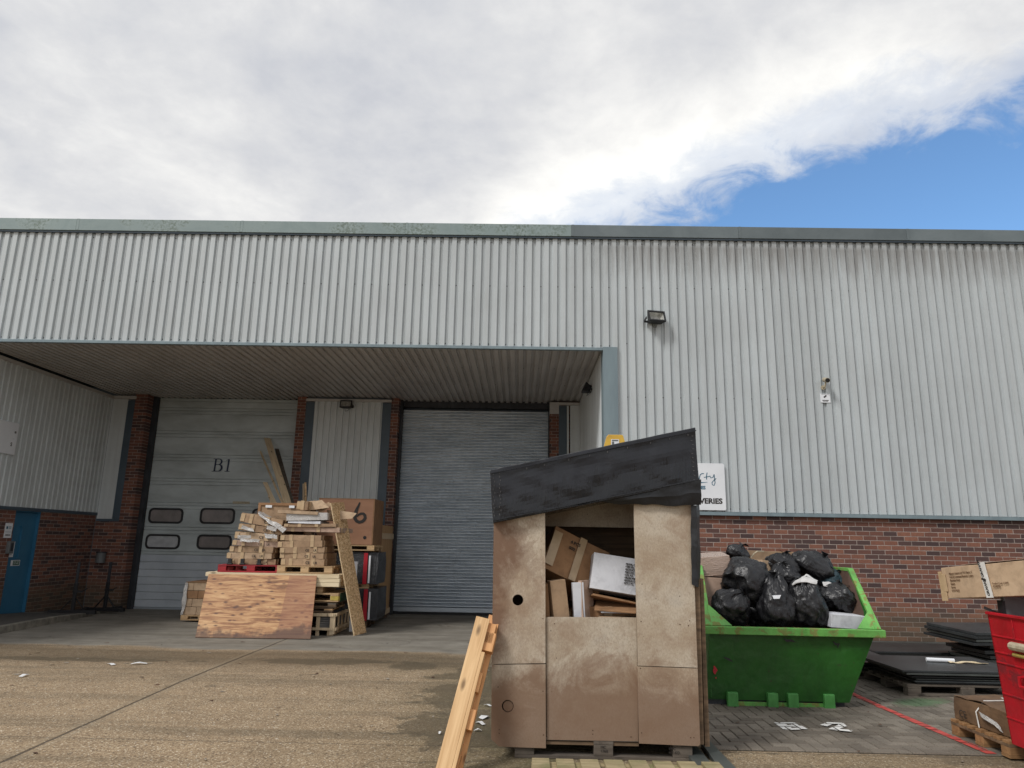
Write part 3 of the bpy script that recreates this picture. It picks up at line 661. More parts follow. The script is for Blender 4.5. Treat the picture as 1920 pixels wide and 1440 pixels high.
def screw(mb, p, nrm, mi=1, r=.0105):
    p = Vector(p); nrm = Vector(nrm); a = nrm.orthogonal().normalized(); b = nrm.cross(a); vs = []
    for h, rr in ((0, r), (.006, r*.9)):
        for k in range(6): vs.append(p+nrm*h+(a*cos(k*pi/3)+b*sin(k*pi/3))*rr)
    mb.add(vs, [tuple(range(6, 12))]+[(k, (k+1) % 6, (k+1) % 6+6, k+6) for k in range(6)], mi)
# facade sheets: over the recess, and full height on the right
mb = MB(); ph = 1.255-8*PIT-.1185+PIT*8
pr_, vl = ribs(-16, 1.64, ph); sheet(mb, pr_, lambda u, d, e: (u, YF+d, (ZS, ZTOP)[e]))
for i, x in enumerate(vl):
    screw(mb, (x, YF+.036, ZS+.045), (0, -1, 0))
    if i % 2: screw(mb, (x, YF+.036, 5.98), (0, -1, 0)); screw(mb, (x, YF+.036, 6.82), (0, -1, 0))
pr2, vl2 = ribs(1.64, 18, ph); sheet(mb, pr2, lambda u, d, e: (u, YF+d, (ZB, ZTOP)[e]))
for i, x in enumerate(vl2):
    if x > 1.7: screw(mb, (x, YF+.036, ZB+.05), (0, -1, 0))
    if (i+len(vl)) % 2:
        for z in (5.98, 6.82, 3.98): 
            if x > 1.7 or z > 5: screw(mb, (x, YF+.036, z), (0, -1, 0))
        screw(mb, (x, YF+.036, 4.94), (0, -1, 0)) if x < 2 else None
part(mb, 'facade_cladding', ['clad', 'screw'], fixn=False)
# parapet flashing in lengths with lapped joints
for i in range(-5, 6):
    mb = MB(); x0 = .86+i*3.02; mb.box(x0+.002, x0+3.018, YF-.055, YF+.35, ZTOP+.0, ZTOP+.225); mb.box(x0, x0+.05, YF-.058, YF+.345, ZTOP+.004, ZTOP+.2275)
    part(mb, 'parapet_flashing', 'parapet', bevel=.004)
mb = MB(); mb.box(-16, 18, YF-.035, YF+.34, ZTOP-.03, ZTOP-.002); part(mb, 'parapet_drip', 'flash_dk')
mb = MB(); mb.box(-16, 18, YF+.36, YF+30, 6.7, 6.95); mb.box(-16, 18, YF+29.8, YF+30, -.3, 6.7); mb.box(17.8, 18, YF+.05, YF+29.8, -.3, 6.7); mb.box(-16, -15.8, YF+.05, YF+29.8, -.3, 6.7); part(mb, 'roof', 'flash_dk')
# backing behind the sheets
mb = MB(); mb.box(-15.7, 17.7, YF+.06, YF+.2, ZS+.02, ZTOP); mb.box(1.7, 17.7, YF+.075, YF+.3, ZB, ZS); part(mb, 'wall_lining', 'flash_dk')
# recess trims
mb = MB(); mb.box(XL-.1, 1.413, YF-.016, YF+.06, ZS-.052, ZS-.001); part(mb, 'soffit_trim', 'flash', bevel=.003)
mb = MB(); mb.box(1.415, 1.668, YF-.02, YF+.05, -.2, ZS+.012); mb.box(1.409, 1.44, YF+.05, YF+.26, -.2, ZS-.03); part(mb, 'corner_trim', 'flash', bevel=.004)
mb = MB(); mb.box(1.67, 18, YF-.03, YF+.045, ZB-.062, ZB-.006); part(mb, 'base_trim', 'flash', bevel=.003)
# soffit (ribs run into the recess)
mb = MB(); pr_, vl = ribs(XL, XR, ph+.02, .034)
sheet(mb, [(u, -d) for u, d in pr_], lambda u, d, e: (u, (YF+.05, YB+.02)[e], ZS-d-.0))
for i, x in enumerate(vl):
    if i % 2:
        for y in (13.7, 15.25): screw(mb, (x, y, ZS+.03), (0, 0, -1), r=.009)
part(mb, 'soffit', ['soffit', 'screw'], fixn=False)
mb = MB(); mb.box(XL, XR+.2, YF+.25, YB+.3, ZS+.05, ZS+.2); part(mb, 'soffit_backing', 'flash_dk')
# brick wall under the right-hand cladding, and side of recess
mb = MB(); mb.box(1.67, 18, YF+.046, YF+.3, -.3, ZB-.03); part(mb, 'brick_wall', 'brick')
mb = MB(); mb.box(XR+.03, XR+.2, YF+.26, YB, -.4, 1.9); part(mb, 'recess_brick_wall', 'brick_y')
mb = MB(); pr_, vl = ribs(YF+.06, YC+.0, .05, .026)
sheet(mb, pr_, lambda u, d, e: (XR+.002+d, u, (1.92, ZS-.003)[e]))
part(mb, 'recess_side_cladding', 'clad_in', fixn=False)
# left wall of the recess
DY0, DY1, DZ0, DZ1 = 14.10, 14.83, -.06, 1.93
mb = MB()
mb.box(XL-.25, XL-.02, 8, DY0, -.5, 1.98); mb.box(XL-.25, XL-.02, DY1, YC, -.5, 1.98); mb.box(XL-.25, XL-.02, DY0, DY1, DZ1, 1.98); mb.box(XL-.25, XL-.02, DY0, DY1, -.5, DZ0)
part(mb, 'left_brick_wall', 'brick_y')
mb = MB(); pr_, vl = ribs(8, YC-.01, .03, .026)
sheet(mb, pr_, lambda u, d, e: (XL-d, u, (2.0 if u > 12 else 2.0, ZS-.06)[e])); part(mb, 'left_cladding', 'clad_in', fixn=False)
mb = MB(); mb.box(XL-.2, XL+.012, 8, YC-.0, 1.935, 1.998); part(mb, 'left_base_trim', 'flash_dk', bevel=.003)
mb = MB(); mb.box(XL-.02, XL+.02, 8, YC, ZS-.13, ZS-.061); part(mb, 'left_top_trim', 'soffit')
# blue door
d = MB(); d.box(XL-.13, XL-.075, DY0+.01, DY1-.025, DZ0, DZ1-.02); door = part(d, 'personnel_door', 'bluedoor', bevel=.004)
d = MB(); d.box(XL-.15, XL-.012, DY1-.022, DY1, DZ0, DZ1); d.box(XL-.15, XL-.012, DY0, DY1-.022, DZ1-.018, DZ1); o = part(d, 'door_frame', 'bluedoor'); 
def sub(mb, name, mats, parent, **k):       # sub-part written in world metres; parent is a part of the building with origin at base
    o = mb.build(name, mats, None, **k); o.parent = parent; return o
d = MB(); d.box(XL-.075, XL-.045, 14.40, 14.43, 1.02, 1.62); d.box(XL-.075, XL-.04, 14.36, 14.47, 1.61, 1.635); d.box(XL-.075, XL-.04, 14.36, 14.47, 1.0, 1.02); sub(d, 'door_pull', 'bluedoor', door)
d = MB(); d.box(XL-.05, XL+.35, DY0-.05, DY1+.05, -.2, DZ0+.0); part(d, 'doorstep', 'kerb', bevel=.01)
# back wall, from left to right
mb = MB(); mb.box(-9.55, -9.38, YC-.012, YC+.1, 1.86, ZS-.16); part(mb, 'corner_blue_trim', 'flash_dk', bevel=.003)
mb = MB(); mb.box(XL, -9.552, YC, YC+.1, 1.86, ZS-.13); part(mb, 'corner_panel', 'clad_in')
mb = MB(); mb.box(XL, -9.36, YC-.02, YC+.1, ZS-.125, ZS-.05); part(mb, 'corner_head_trim', 'soffit')
mb = MB(); mb.box(XL+.012, -9.38, YC-.016, YC+.09, 1.80, 1.857); part(mb, 'corner_base_trim', 'flash_dk')
mb = MB(); mb.box(XL-.02, -9.385, YC+.02, YC+.3, -.5, 1.80); part(mb, 'corner_brick_wall', 'brick')
for nm, x0, x1, z1 in (('brick_pier', -9.385, -9.08, ZS), ('brick_pier', -5.42, -5.21, ZS), ('brick_pier', -3.14, -2.96, ZS), ('brick_pier', .69, .905, 4.52)):
    mb = MB(); mb.box(x0, x1, YC-.005, YB+.2, -.5, z1); part(mb, nm, 'brick')
mb = MB(); mb.box(.688, .907, YC-.008, YB+.2, 4.522, ZS-.04); part(mb, 'pier_cap', 'soffit')
for a_, b_, c_ in ((-9.078, -8.99, .16), (-2.958, -2.905, .22), (.665, .687, .2)): mb = MB(); mb.box(a_, b_, YB-c_, YB-.02, -.3, ZS); part(mb, 'door_guide', 'steel_dk')
for a_, b_ in ((-5.208, -5.0), (-3.35, -3.142), (.907, 1.10)): mb = MB(); mb.box(a_, b_, YC-.01, YC+.1, 1.86, ZS-.13); part(mb, 'blue_trim', 'flash_dk', bevel=.003)
mb = MB(); pr_, vl = ribs(-5.0, -3.352, .03, .03); sheet(mb, pr_, lambda u, d, e: (u, YC+d, (1.9, ZS-.10)[e])); part(mb, 'back_cladding', 'clad_in', fixn=False)
mb = MB(); mb.box(-5.0, -3.352, YC+.035, YC+.15, 1.88, ZS); mb.box(-5.208, -3.142, YC+.102, YB+.2, -.5, ZS); part(mb, 'back_wall_core', 'flash_dk')
mb = MB(); mb.box(-5.208, -3.14, YC+.02, YC+.1, -.5, 1.82); part(mb, 'back_brick_wall', 'brick')
for a_, b_ in ((-5.212, -3.14), (.908, XR)): mb = MB(); mb.box(a_, b_, YC-.02, YC+.08, ZS-.11, ZS-.045); part(mb, 'head_trim', 'soffit')
mb = MB(); mb.box(-5.208, -3.142, YC-.018, YC+.09, 1.80, 1.858); part(mb, 'back_base_trim', 'flash_dk')
mb = MB(); mb.box(1.102, 1.145, YC-.008, YC+.1, 1.86, ZS-.115); mb.box(1.18, XR, YC+.005, YC+.1, 1.86, ZS-.115); part(mb, 'corner_panel', 'clad_in')
mb = MB(); mb.box(.907, XR+.1, YC+.105, YC+.3, -.5, ZS); part(mb, 'corner_brick_wall', 'brick')
# sectional door B1
SD = MB(); x0, x1 = -8.99, -5.42; zb = -.19
import itertools
zl = [.0, .6, 1.2, 1.8, 2.4, 3.0, 3.6, 4.2, 4.72]
SD.box(x0, x1, YB+.03, YB+.08, zb, ZS, 0)
joins = [1.06, 1.63, 2.21, 2.79, 3.37, 3.95, 4.53]
zz_ = [zb+.05]+joins+[ZS]
for a, b in zip(zz_, zz_[1:]):
    mi = 1 if b <= 1.1 else 0
    if mi:
        n = 7; hh = (b-a)/n
        for k in range(n): SD.box(x0, x1, YB-.0, YB+.03, a+k*hh+.004, a+(k+1)*hh-.004, 1)
    else:
        SD.box(x0, x1, YB, YB+.03, a+.006, a+.07, mi); SD.box(x0, x1, YB, YB+.03, a+.078, b-.085, mi); SD.box(x0, x1, YB, YB+.03, b-.078, b-.006, mi)
sd = part(SD, 'sectional_door', ['door', 'door_low'], bevel=.004)
mb = MB(); mb.box(x0, x1, YB-.02, YB+.05, zb-.02, zb+.046); sub(mb, 'bottom_rail', 'shutter', sd)
def rrect(xa, xb, za, zb_, r, n=5):
    P = []
    for cx, cz, a0 in ((xb-r, zb_-r, 0), (xa+r, zb_-r, 90), (xa+r, za+r, 180), (xb-r, za+r, 270)):
        for i in range(n+1): a = radians(a0+90*i/n); P.append((cx+r*cos(a), cz+r*sin(a)))
    return P
def doorwin(pa, pb, mat):
    A = at(*pa, 1, YB); B = at(*pb, 1, YB); xa, xb, za, zb_ = A.x, B.x, B.z, A.z
    o_ = rrect(xa, xb, za, zb_, .11); i_ = rrect(xa+.045, xb-.045, za+.045, zb_-.045, .075)
    m_ = MB(); n = len(o_); f0 = YB-.022
    m_.add([(p[0], f0, p[1]) for p in o_]+[(p[0], f0, p[1]) for p in i_]+[(p[0], YB+.02, p[1]) for p in o_]+[(p[0], YB+.0, p[1]) for p in i_],
           [(k, (k+1) % n, n+(k+1) % n, n+k) for k in range(n)]+[(k, 2*n+k, 2*n+(k+1) % n, (k+1) % n) for k in range(n)]+[(n+k, n+(k+1) % n, 3*n+(k+1) % n, 3*n+k) for k in range(n)])
    sub(m_, 'window_gasket', 'gasket', sd)
    m_ = MB(); m_.add([(p[0], YB-.006, p[1]) for p in rrect(xa+.03, xb-.03, za+.03, zb_-.03, .08)], [tuple(range(n))]); sub(m_, 'window_pane', mat, sd)
doorwin((281, 952), (342, 982), 'pane'); doorwin((377, 952), (439, 983), 'pane'); doorwin((474, 953), (536, 984), 'pane')
doorwin((275, 1001), (336, 1030), 'pane_lit'); doorwin((371, 1002), (433, 1031), 'pane'); doorwin((468, 1003), (530, 1032), 'pane')
# serif B1 drawn as flat strokes
A = at(397, 884, 1, YB); sc = (at(397, 860, 1, YB)-A).z; Mx = frame((A.x, YB-.012, A.z), (1, 0, 0), (0, 0, 1)); Mx = Mx @ Matrix(((sc, sc*.06, 0, 0), (0, sc, 0, 0), (0, 0, 1, 0), (0, 0, 0, 1)))
m_ = MB()
stroke(m_, [(.20, 0), (.20, 1)], .13, Mx); stroke(m_, [(.0, .02), (.40, .02)], .045, Mx, z=.001); stroke(m_, [(.0, .98), (.40, .98)], .045, Mx, z=.001)
stroke(m_, [(.2, .975), (.45, .975)]+arc(.45, .76, .22, .215, 80, -80, 12)+[(.42, .54), (.22, .54)], [.05, .05]+[.05+.09*sin(pi*i/12) for i in range(13)]+[.05, .05], Mx, z=.002)
stroke(m_, [(.2, .54), (.48, .54)]+arc(.48, .28, .27, .26, 80, -80, 12)+[(.42, .025), (.22, .025)], [.05, .05]+[.05+.11*sin(pi*i/12) for i in range(13)]+[.05, .05], Mx, z=.003)
stroke(m_, [(1.22, 0), (1.22, .98)], .13, Mx); stroke(m_, [(1.02, .02), (1.42, .02)], .045, Mx, z=.001); stroke(m_, [(1.02, .86), (1.2, .97)], [.03, .06], Mx, z=.001)
sub(m_, 'door_number', 'navy', sd)
m_ = MB(); A = at(437, 940, 1, YB); B = at(468, 945, 1, YB); m_.box(A.x, B.x, YB-.012, YB-.002, B.z, A.z); sub(m_, 'maker_plate', 'cream', sd)
# roller shutter: curved laths
SH = MB(); x0, x1 = -2.905, .665; z = -.02; prof = []
LP = .0755
nl = int((4.66-z)/LP)
for k in range(nl+1):
    b = z+k*LP
    for dz, dy in ((0, .014), (.004, -.006), (.014, -.024), (.028, -.036), (.042, -.034), (.055, -.020), (.064, -.004), (.070, .012)):
        prof.append((b+dz, dy))
n = len(prof)
SH.add([(x0, YB+dy, zz1) for zz1, dy in prof]+[(x1, YB+dy, zz1) for zz1, dy in prof], [(i, i+1, n+i+1, n+i) for i in range(n-1)])
sh = part(SH, 'roller_shutter', 'shutter', fixn=False)
for p_ in sh.data.polygons: p_.use_smooth = True
mb = MB(); mb.box(x0, x1, YB-.035, YB+.03, -.12, -.022); sub(mb, 'bottom_rail', 'shutter', sh, bevel=.005)
mb = MB(); mb.box(x0, x1, YB-.03, YB+.03, -.30, -.122); sub(mb, 'threshold_seal', 'gasket', sh)
mb = MB(); mb.box(-2.905, .665, YB-.05, YB+.3, 4.70, ZS+.04); part(mb, 'shutter_lintel', 'steel_dk')
mb = MB(); mb.box(-12, 3, YB+.31, YB+.5, -.5, ZS+.3); mb.box(-2.9, .66, YB+.1, YB+.3, -.4, 4.7); part(mb, 'inner_wall', 'flash_dk')

# ------------------------------------------------------------------ wall fittings
def floodlight(loc, rot, label, s=1.0):
    t = thing('floodlight', label, 'floodlight', loc, rot, 'floodlights on the warehouse')
    m_ = MB(); P = [(-.15, -.17, .10), (.15, -.17, .10), (.15, -.17, -.10), (-.15, -.17, -.10), (-.10, -.03, .075), (.10, -.03, .075), (.10, -.03, -.06), (-.10, -.03, -.06)]
    P = [Vector(p)*s for p in P]
    m_.add(P, [(4, 5, 1, 0), (5, 6, 2, 1), (6, 7, 3, 2), (7, 4, 0, 3), (4, 7, 6, 5)])
    for x0_, x1_, z0_, z1_ in ((-.15, -.125, -.1, .1), (.125, .15, -.1, .1), (-.125, .125, .075, .1), (-.125, .125, -.1, -.075)):
        m_.box(x0_*s, x1_*s, -.195*s, -.17*s, z0_*s, z1_*s)
    for k in range(6): m_.box((-.1+k*.036)*s, (-.088+k*.036)*s, -.10*s, -.04*s, .07*s, .095*s)
    m_.build('lamp_housing', 'black', t, bevel=.003)
    m_ = MB(); m_.add([Vector(p)*s for p in [(-.125, -.172, -.075), (.125, -.172, -.075), (.125, -.172, .075), (-.125, -.172, .075), (-.07, -.10, -.02), (.07, -.10, -.02), (.07, -.10, .05), (-.07, -.10, .05)]],
                      [(4, 5, 6, 7), (0, 1, 5, 4), (1, 2, 6, 5), (2, 3, 7, 6), (3, 0, 4, 7)]); m_.build('reflector', 'lens', t)
    m_ = MB(); m_.box(-.16*s, -.152*s, -.12*s, .0, -.02*s, .02*s); m_.box(.152*s, .16*s, -.12*s, .0, -.02*s, .02*s); m_.box(-.16*s, .16*s, -.006, .004, -.02*s, .02*s); m_.build('bracket', 'black', t)
    m_ = MB(); m_.tube([(-.05*s, -.05*s, -.06*s), (-.03*s, -.05*s, -.14*s), (.03*s, -.03*s, -.12*s), (.05*s, 0, -.05*s)], .005, 6); m_.build('cable', 'black', t)
    return t
A = at(1226, 601, 1, YF-.1); floodlight((A.x, YF-.005, A.z), (radians(-18), 0, radians(12)), 'black floodlight high on the pale facade right of the recess', 1.05)
A = at(650, 762, 1, YC-.1); floodlight((A.x, YC-.02, A.z), (radians(-15), 0, 0), 'black floodlight above the cladding between the two loading doors', .95)
A = at(1107, 733, 0, XR-.02); floodlight((XR, A.y, A.z), (radians(-25), 0, radians(-90)), 'black floodlight on the side wall under the soffit, seen from the side', .9)
A = at(1547, 716, 1, YF-.1)
t = thing('security_camera', 'small cream security camera on a bracket above its notice', 'camera', (A.x, YF-.002, A.z))
m_ = MB(); m_.tube([(.02, -.04, .05), (-.01, -.22, .0)], .042, 14); m_.build('camera_body', 'cream', t, smooth=False)
m_ = MB(); m_.tube([(-.008, -.21, .003), (-.0115, -.228, -.002)], .036, 14); m_.build('camera_lens', 'black', t)
m_ = MB(); m_.tube([(0, 0, -.08), (0, -.08, -.08), (.01, -.1, .0)], .014, 8); m_.tube([(0, .0, -.08), (0, -.012, -.08)], .04, 12); m_.build('bracket', 'cream', t)
A = at(1547, 747, 1, YF)
t = thing('warning_notice', 'small white camera warning notice below the security camera', 'sign', (A.x, YF-.004, A.z-.075))
m_ = MB(); m_.box(-.085, .085, -.006, 0, 0, .155); m_.build('sign_plate', 'white', t)
m_ = MB(); m_.beam((-.025, -.009, .09), (.02, -.009, .125), .022, .004, up=(0, 1, 0)); m_.box(-.055, .055, -.0085, -.0065, .035, .045); m_.box(-.045, .045, -.0085, -.0065, .02, .027); m_.box(-.06, .06, -.0085, -.0065, .145, .148); m_.build('camera_symbol', 'blackprint', t)

# delivery sign
A = at(1358, 869, 1, YF-.05); B = at(1363, 957, 1, YF-.05)
SX1, SZ1, SZ0 = A.x, A.z, B.z
t = thing('delivery_sign', 'white company sign with blue script and black DELIVERIES lettering', 'sign', (SX1-.7, YF-.03, SZ0))
m_ = MB(); pts = rrect(-.7, .7, 0, SZ1-SZ0, .03, 4); m_.slab([(p[0], -.012, p[1]) for p in pts], (0, .010, 0)); m_.build('sign_board', 'white', t)
hS = SZ1-SZ0; Mx = frame((0, -.0145, 0), (1, 0, 0), (0, 0, 1))

m_ = MB(); Q = 1/94.; 
def sgn(px, py): P = at(px, py, 1, YF-.05); return (P.x-(SX1-.7), P.z-SZ0)
def sst(pts, wd): stroke(m_, [sgn(*p) for p in pts], wd, Mx)
sst([(1311, 899), (1312, 894), (1313, 890), (1316, 888), (1320, 888)], .014)
sst([(1326, 886), (1325, 892), (1325, 899)], .014); sst([(1320, 895), (1331, 893)], .012)
sst([(1331, 892), (1333, 896), (1337, 895), (1339, 890)], .013); sst([(1339, 889), (1340, 897), (1341, 905), (1339, 910), (1336, 909), (1335, 905), (1339, 900), (1343, 897)], .013)
sst([(1306, 899), (1303, 892), (1299, 896), (1302, 900), (1307, 898)], .013); sst([(1293, 880), (1294, 900), (1298, 898), (1297, 892), (1294, 893)], .013); sst([(1288, 892), (1289, 900)], .013); sst([(1272, 878), (1274, 900), (1284, 900)], .016)
sst([(1280, 906), (1312, 905), (1327, 904)], [.02, .018, .004])
m_.build('script_logo', 'teal', t)
lettering('DELIVERIES', .120, 'blackprint', frame((sgn(1355, 944)[0], -.0145, sgn(1340, 944)[1]), (1, 0, 0), (0, 0, 1)), t, 'delivery_lettering', bold=.0045, align='RIGHT', sx=1.08, th=.001)
lettering('GAMES', .075, 'teal', frame((sgn(1323, 917)[0], -.0145, sgn(1318, 917)[1]), (1, 0, 0), (0, 0, 1)), t, 'company_lettering', bold=.003, align='RIGHT', th=.001)

# sign on left wall
def wallsign(pa, pb, depth=.01): 
    A = at(*pa, 0, XL); B = at(*pb, 0, XL); return A, B
t = thing('wall_sign', 'white sign board high on the left recess wall, cut by the picture edge', 'sign', (XL+.004, 13.2, 2.98))
m_ = MB(); m_.box(0, .02, -.9, .52, 0, .62); m_.build('sign_board', 'white', t, bevel=.003)
for txt, sz, yy, zz1 in (('S', .10, .36, .16), ('ES', .05, .42, .42), ('.', .06, .40, .30)):
    lettering(txt, sz, 'blackprint', frame((.0225, yy-.0, zz1), (0, 1, 0), (0, 0, 1)), t, 'lettering', bold=.002, th=.001)
t = thing('door_notice', 'small white notice on brick left of the blue door', 'sign', (XL-.018, 13.86, 1.40))
m_ = MB(); m_.box(0, .006, -.0, .20, 0, .28); m_.build('notice_plate', 'white', t)
m_ = MB(); m_.box(.0062, .008, .03, .08, .17, .22); m_.box(.0062, .008, .10, .17, .20, .215); m_.box(.0062, .008, .10, .17, .175, .185); m_.box(.0062, .008, .02, .18, .11, .115); m_.build('printed_mark', 'teal', t)
lettering('welcome', .038, 'blackprint', frame((.0085, .03, .045), (0, 1, 0), (0, 0, 1)), t, 'lettering', bold=.001, th=.0008)
t = thing('intercom', 'dark grey intercom box on brick beside the blue door', 'intercom', (XL-.02, 13.98, 1.10))
m_ = MB(); m_.box(0, .07, 0, .13, 0, .24); m_.build('casing', 'greyplastic', t, bevel=.008)
m_ = MB(); m_.box(.0705, .078, .03, .10, .05, .20); m_.build('keypad', 'steel_dk', t, bevel=.003)
t = thing('paper_notice', 'white paper notice taped to the blue door behind the intercom', 'notice', (XL-.072, 14.16, 1.03))
m_ = MB(); m_.box(0, .002, 0, .13, 0, .30); m_.build('paper_sheet', 'white', t)
m_ = MB()
for k in range(9): m_.box(.0022, .003, .015, .115-random.random()*.03, .26-k*.027, .268-k*.027)
m_.build('printed_text', 'greyplastic', t)
t = thing('door_sticker', 'small green and white sticker low on the blue door', 'sticker', (XL-.072, 14.26, .86))
m_ = MB(); m_.box(0, .002, 0, .26, 0, .11); m_.build('sticker_backing', 'white', t)
m_ = MB(); m_.box(.0022, .003, .06, .245, .012, .098); m_.build('green_field', 'greenpaint', t)
lettering('PUSH BAR\nTO OPEN', .034, 'white', frame((.0035, .075, .062), (0, 1, 0), (0, 0, 1)), t, 'lettering', th=.0006)
A = at(191, 1045, 1, YC)
t = thing('wall_bin', 'small grey cylindrical ashtray bin on the brick corner wall', 'bin', (A.x+.02, YC-.08, A.z-.12))
m_ = MB(); m_.tube([(0, 0, 0), (0, 0, .22)], .10, 20); m_.build('bin_body', 'greyplastic', t)
m_ = MB(); m_.tube([(0, 0, .221), (0, 0, .245)], .115, 20); m_.box(-.03, .03, .05, .1, .0, .2); m_.build('lid', 'steel_dk', t)

# black squat stand
def stand(x, y, label, rz):
    t = thing('rack_stand', label, 'rack', (x, y, G(x, y)+.055), (0, 0, rz), 'black rack stands by the left wall')
    m_ = MB(); m_.box(-.45, .45, -.035, .035, 0, .07); m_.box(-.035, .035, .035, .55, 0, .065); m_.build('foot', 'black', t, bevel=.004)
    m_ = MB(); m_.box(-.03, .03, -.028, .032, .071, .60); m_.build('upright', 'black', t, bevel=.004)
    m_ = MB(); m_.box(-.022, .022, -.02, .024, .60, 1.02); m_.build('inner_post', 'steel_dk', t, bevel=.003)
    for sgn_ in (-1, 1):
        m_ = MB(); m_.beam((sgn_*.22, 0, .075), (sgn_*.035, 0, .30), .04, .012); m_.build('brace', 'black', t)
    m_ = MB(); m_.box(-.035, .16, -.04, -.028, .42, .46); m_.tube([(.14, -.03, .44), (.24, -.03, .50)], .012, 8); m_.build('hook', 'black', t)
    for sx_ in (-.42, .42):
        m_ = MB(); m_.box(sx_-.03, sx_+.03, -.04, .04, -.004, .075); m_.build('rubber_foot', 'rubber', t)
    return t
stand(-9.05, 14.95, 'nearer black steel rack stand on the path by the brick wall', radians(8))
stand(-8.85, 15.75, 'further black steel rack stand close to the brick corner', radians(-6))

# ------------------------------------------------------------------ builders for loose things
def pallet_parts(t, L=1.2, Wd=.8, H=.144, nd=5, m1='wood', m2='wood_y', deck_axis='x', bw=None, blocks=True):
    """deck boards run along x; blocks in three rows along y"""
    m_ = MB(); th = .022; bw = bw or .1
    for i in range(nd):
        y = -Wd/2+bw/2+(Wd-bw)*i/(nd-1); wv = bw*random.uniform(.92, 1.05)
        m_.box(-L/2, L/2, y-wv/2, y+wv/2, H-th, H-random.uniform(0, .002))
    m_.build('deck', m1, t, bevel=.002)
    for x in (-L/2+.07, 0, L/2-.07): m_ = MB(); m_.box(x-.07, x+.07, -Wd/2, Wd/2, H-2*th, H-th-.001); m_.build('stringer', m2, t, bevel=.002)
    for x in (-L/2+.07, 0, L/2-.07):
        for y in (-Wd/2+.05, 0, Wd/2-.05): m_ = MB(); m_.box(x-.068, x+.068, y-.05, y+.05, .0225, H-2*th-.001); m_.build('block', m1, t, bevel=.003)
    m_ = MB()
    for y in (-Wd/2+.05, 0, Wd/2-.05): m_.box(-L/2, L/2, y-.05, y+.05, 0, .022)
    m_.build('skids', m1, t, bevel=.002)
def warp_box(w_, d_, h_, seed=0, amp=.008, nx=6, ny=4, nz=3, bulge=0.0):
    m_ = MB(); idx = {}
    def V(i, j, k):
        if (i, j, k) in idx: return idx[i, j, k]
        x, y, z = -w_/2+w_*i/nx, -d_/2+d_*j/ny, h_*k/nz
        nv = mn.noise_vector(Vector((x*3+seed*7.1, y*3+seed*3.3, z*5+seed)))
        bx = sin(pi*i/nx)*sin(pi*k/nz)
        p = Vector((x, y, z))+Vector((nv.x*amp, nv.y*amp+(-bulge*bx if j == 0 else 0), nv.z*amp*.8 if k else 0))
        m_.v.append(p); idx[i, j, k] = len(m_.v)-1; return idx[i, j, k]
    def face(q): m_.f.append(q); m_.m.append(0)
    for i in range(nx):
        for k in range(nz): face([V(i, 0, k), V(i+1, 0, k), V(i+1, 0, k+1), V(i, 0, k+1)]); face([V(i, ny, k), V(i, ny, k+1), V(i+1, ny, k+1), V(i+1, ny, k)])
        for j in range(ny): face([V(i, j, 0), V(i, j+1, 0), V(i+1, j+1, 0), V(i+1, j, 0)]); face([V(i, j, nz), V(i+1, j, nz), V(i+1, j+1, nz), V(i, j+1, nz)])
    for j in range(ny):
        for k in range(nz): face([V(0, j, k), V(0, j, k+1), V(0, j+1, k+1), V(0, j+1, k)]); face([V(nx, j, k), V(nx, j+1, k), V(nx, j+1, k+1), V(nx, j, k+1)])
    return m_
def carton(loc, rot, w_, d_, h_, label, mat='card', seed=0, amp=.008, tapes=True, marks=None, group=None, cat='cardboard box', name='cardboard_box', flap=False, bulge=0, ends=True):
    t = thing(name, label, cat, loc, rot, group)
    warp_box(w_, d_, h_, seed, amp, bulge=bulge).build('carton', mat, t, bevel=.003)
    rs = random.Random(seed)
    if tapes:
        e = amp+.003+bulge; m_ = MB()
        for x in ((rs.uniform(-.3, -.15)*w_, rs.uniform(.12, .3)*w_) if w_ > .5 else (0,)):
            m_.box(x-.03, x+.03, -d_/2-e, -d_/2-e+.004, -.0, h_+.002); m_.box(x-.03, x+.03, -d_/2-e, d_/2, h_+.002, h_+.005)
        if ends:
            m_.box(w_/2+.001, w_/2+e, -d_/2+.1, -d_/2+.16, .0, h_+.002)
            m_.box(-w_/2-.002, -w_/2+.07, -d_/2-e+.0005, -d_/2-e+.0035, h_*.1, h_*.9)
        m_.build('tape', 'tape', t)
    if marks:
        e = amp+.0045+bulge
        for txt, sz, x, z in marks:
            lettering(txt, sz, 'blackprint', frame((x, -d_/2-e, z), (1, 0, 0), (0, 0, 1)), t, 'printed_mark', bold=.001, th=.0006)
    return t

# ------------------------------------------------------------------ the pile in the recess
Y0 = 12.38
# leaning knotty plywood sheet
bl = at(366, 1195, 2, G(-4.8, 11.3)); br = at(582, 1198, 2, G(-3.1, 11.3))
tl = at(387.5, 1077.6, 1, Y0-.06); tr = at(598, 1078.6, 1, Y0-.06)
cx = (bl+br)/2; xd = (br-bl).normalized(); ud = ((tl+tr)/2-cx); H_ = ud.length; ud.normalize(); W_ = (br-bl).length
rotm = Matrix((xd, (ud-xd*ud.dot(xd)).normalized().cross(xd), (ud-xd*ud.dot(xd)).normalized())).transposed()
t = thing('plywood_sheet', 'large knotty plywood sheet leaning at the front of the pile', 'plywood', cx, rotm.to_euler())
sk = ud.dot(xd)*H_
m_ = MB(); m_.slab([(-W_/2, 0, 0), (W_/2, 0, 0), (W_/2+sk, 0, H_), (-W_/2+sk, 0, H_)], (0, .018, 0)); m_.build('sheet', 'ply', t, bevel=.002)
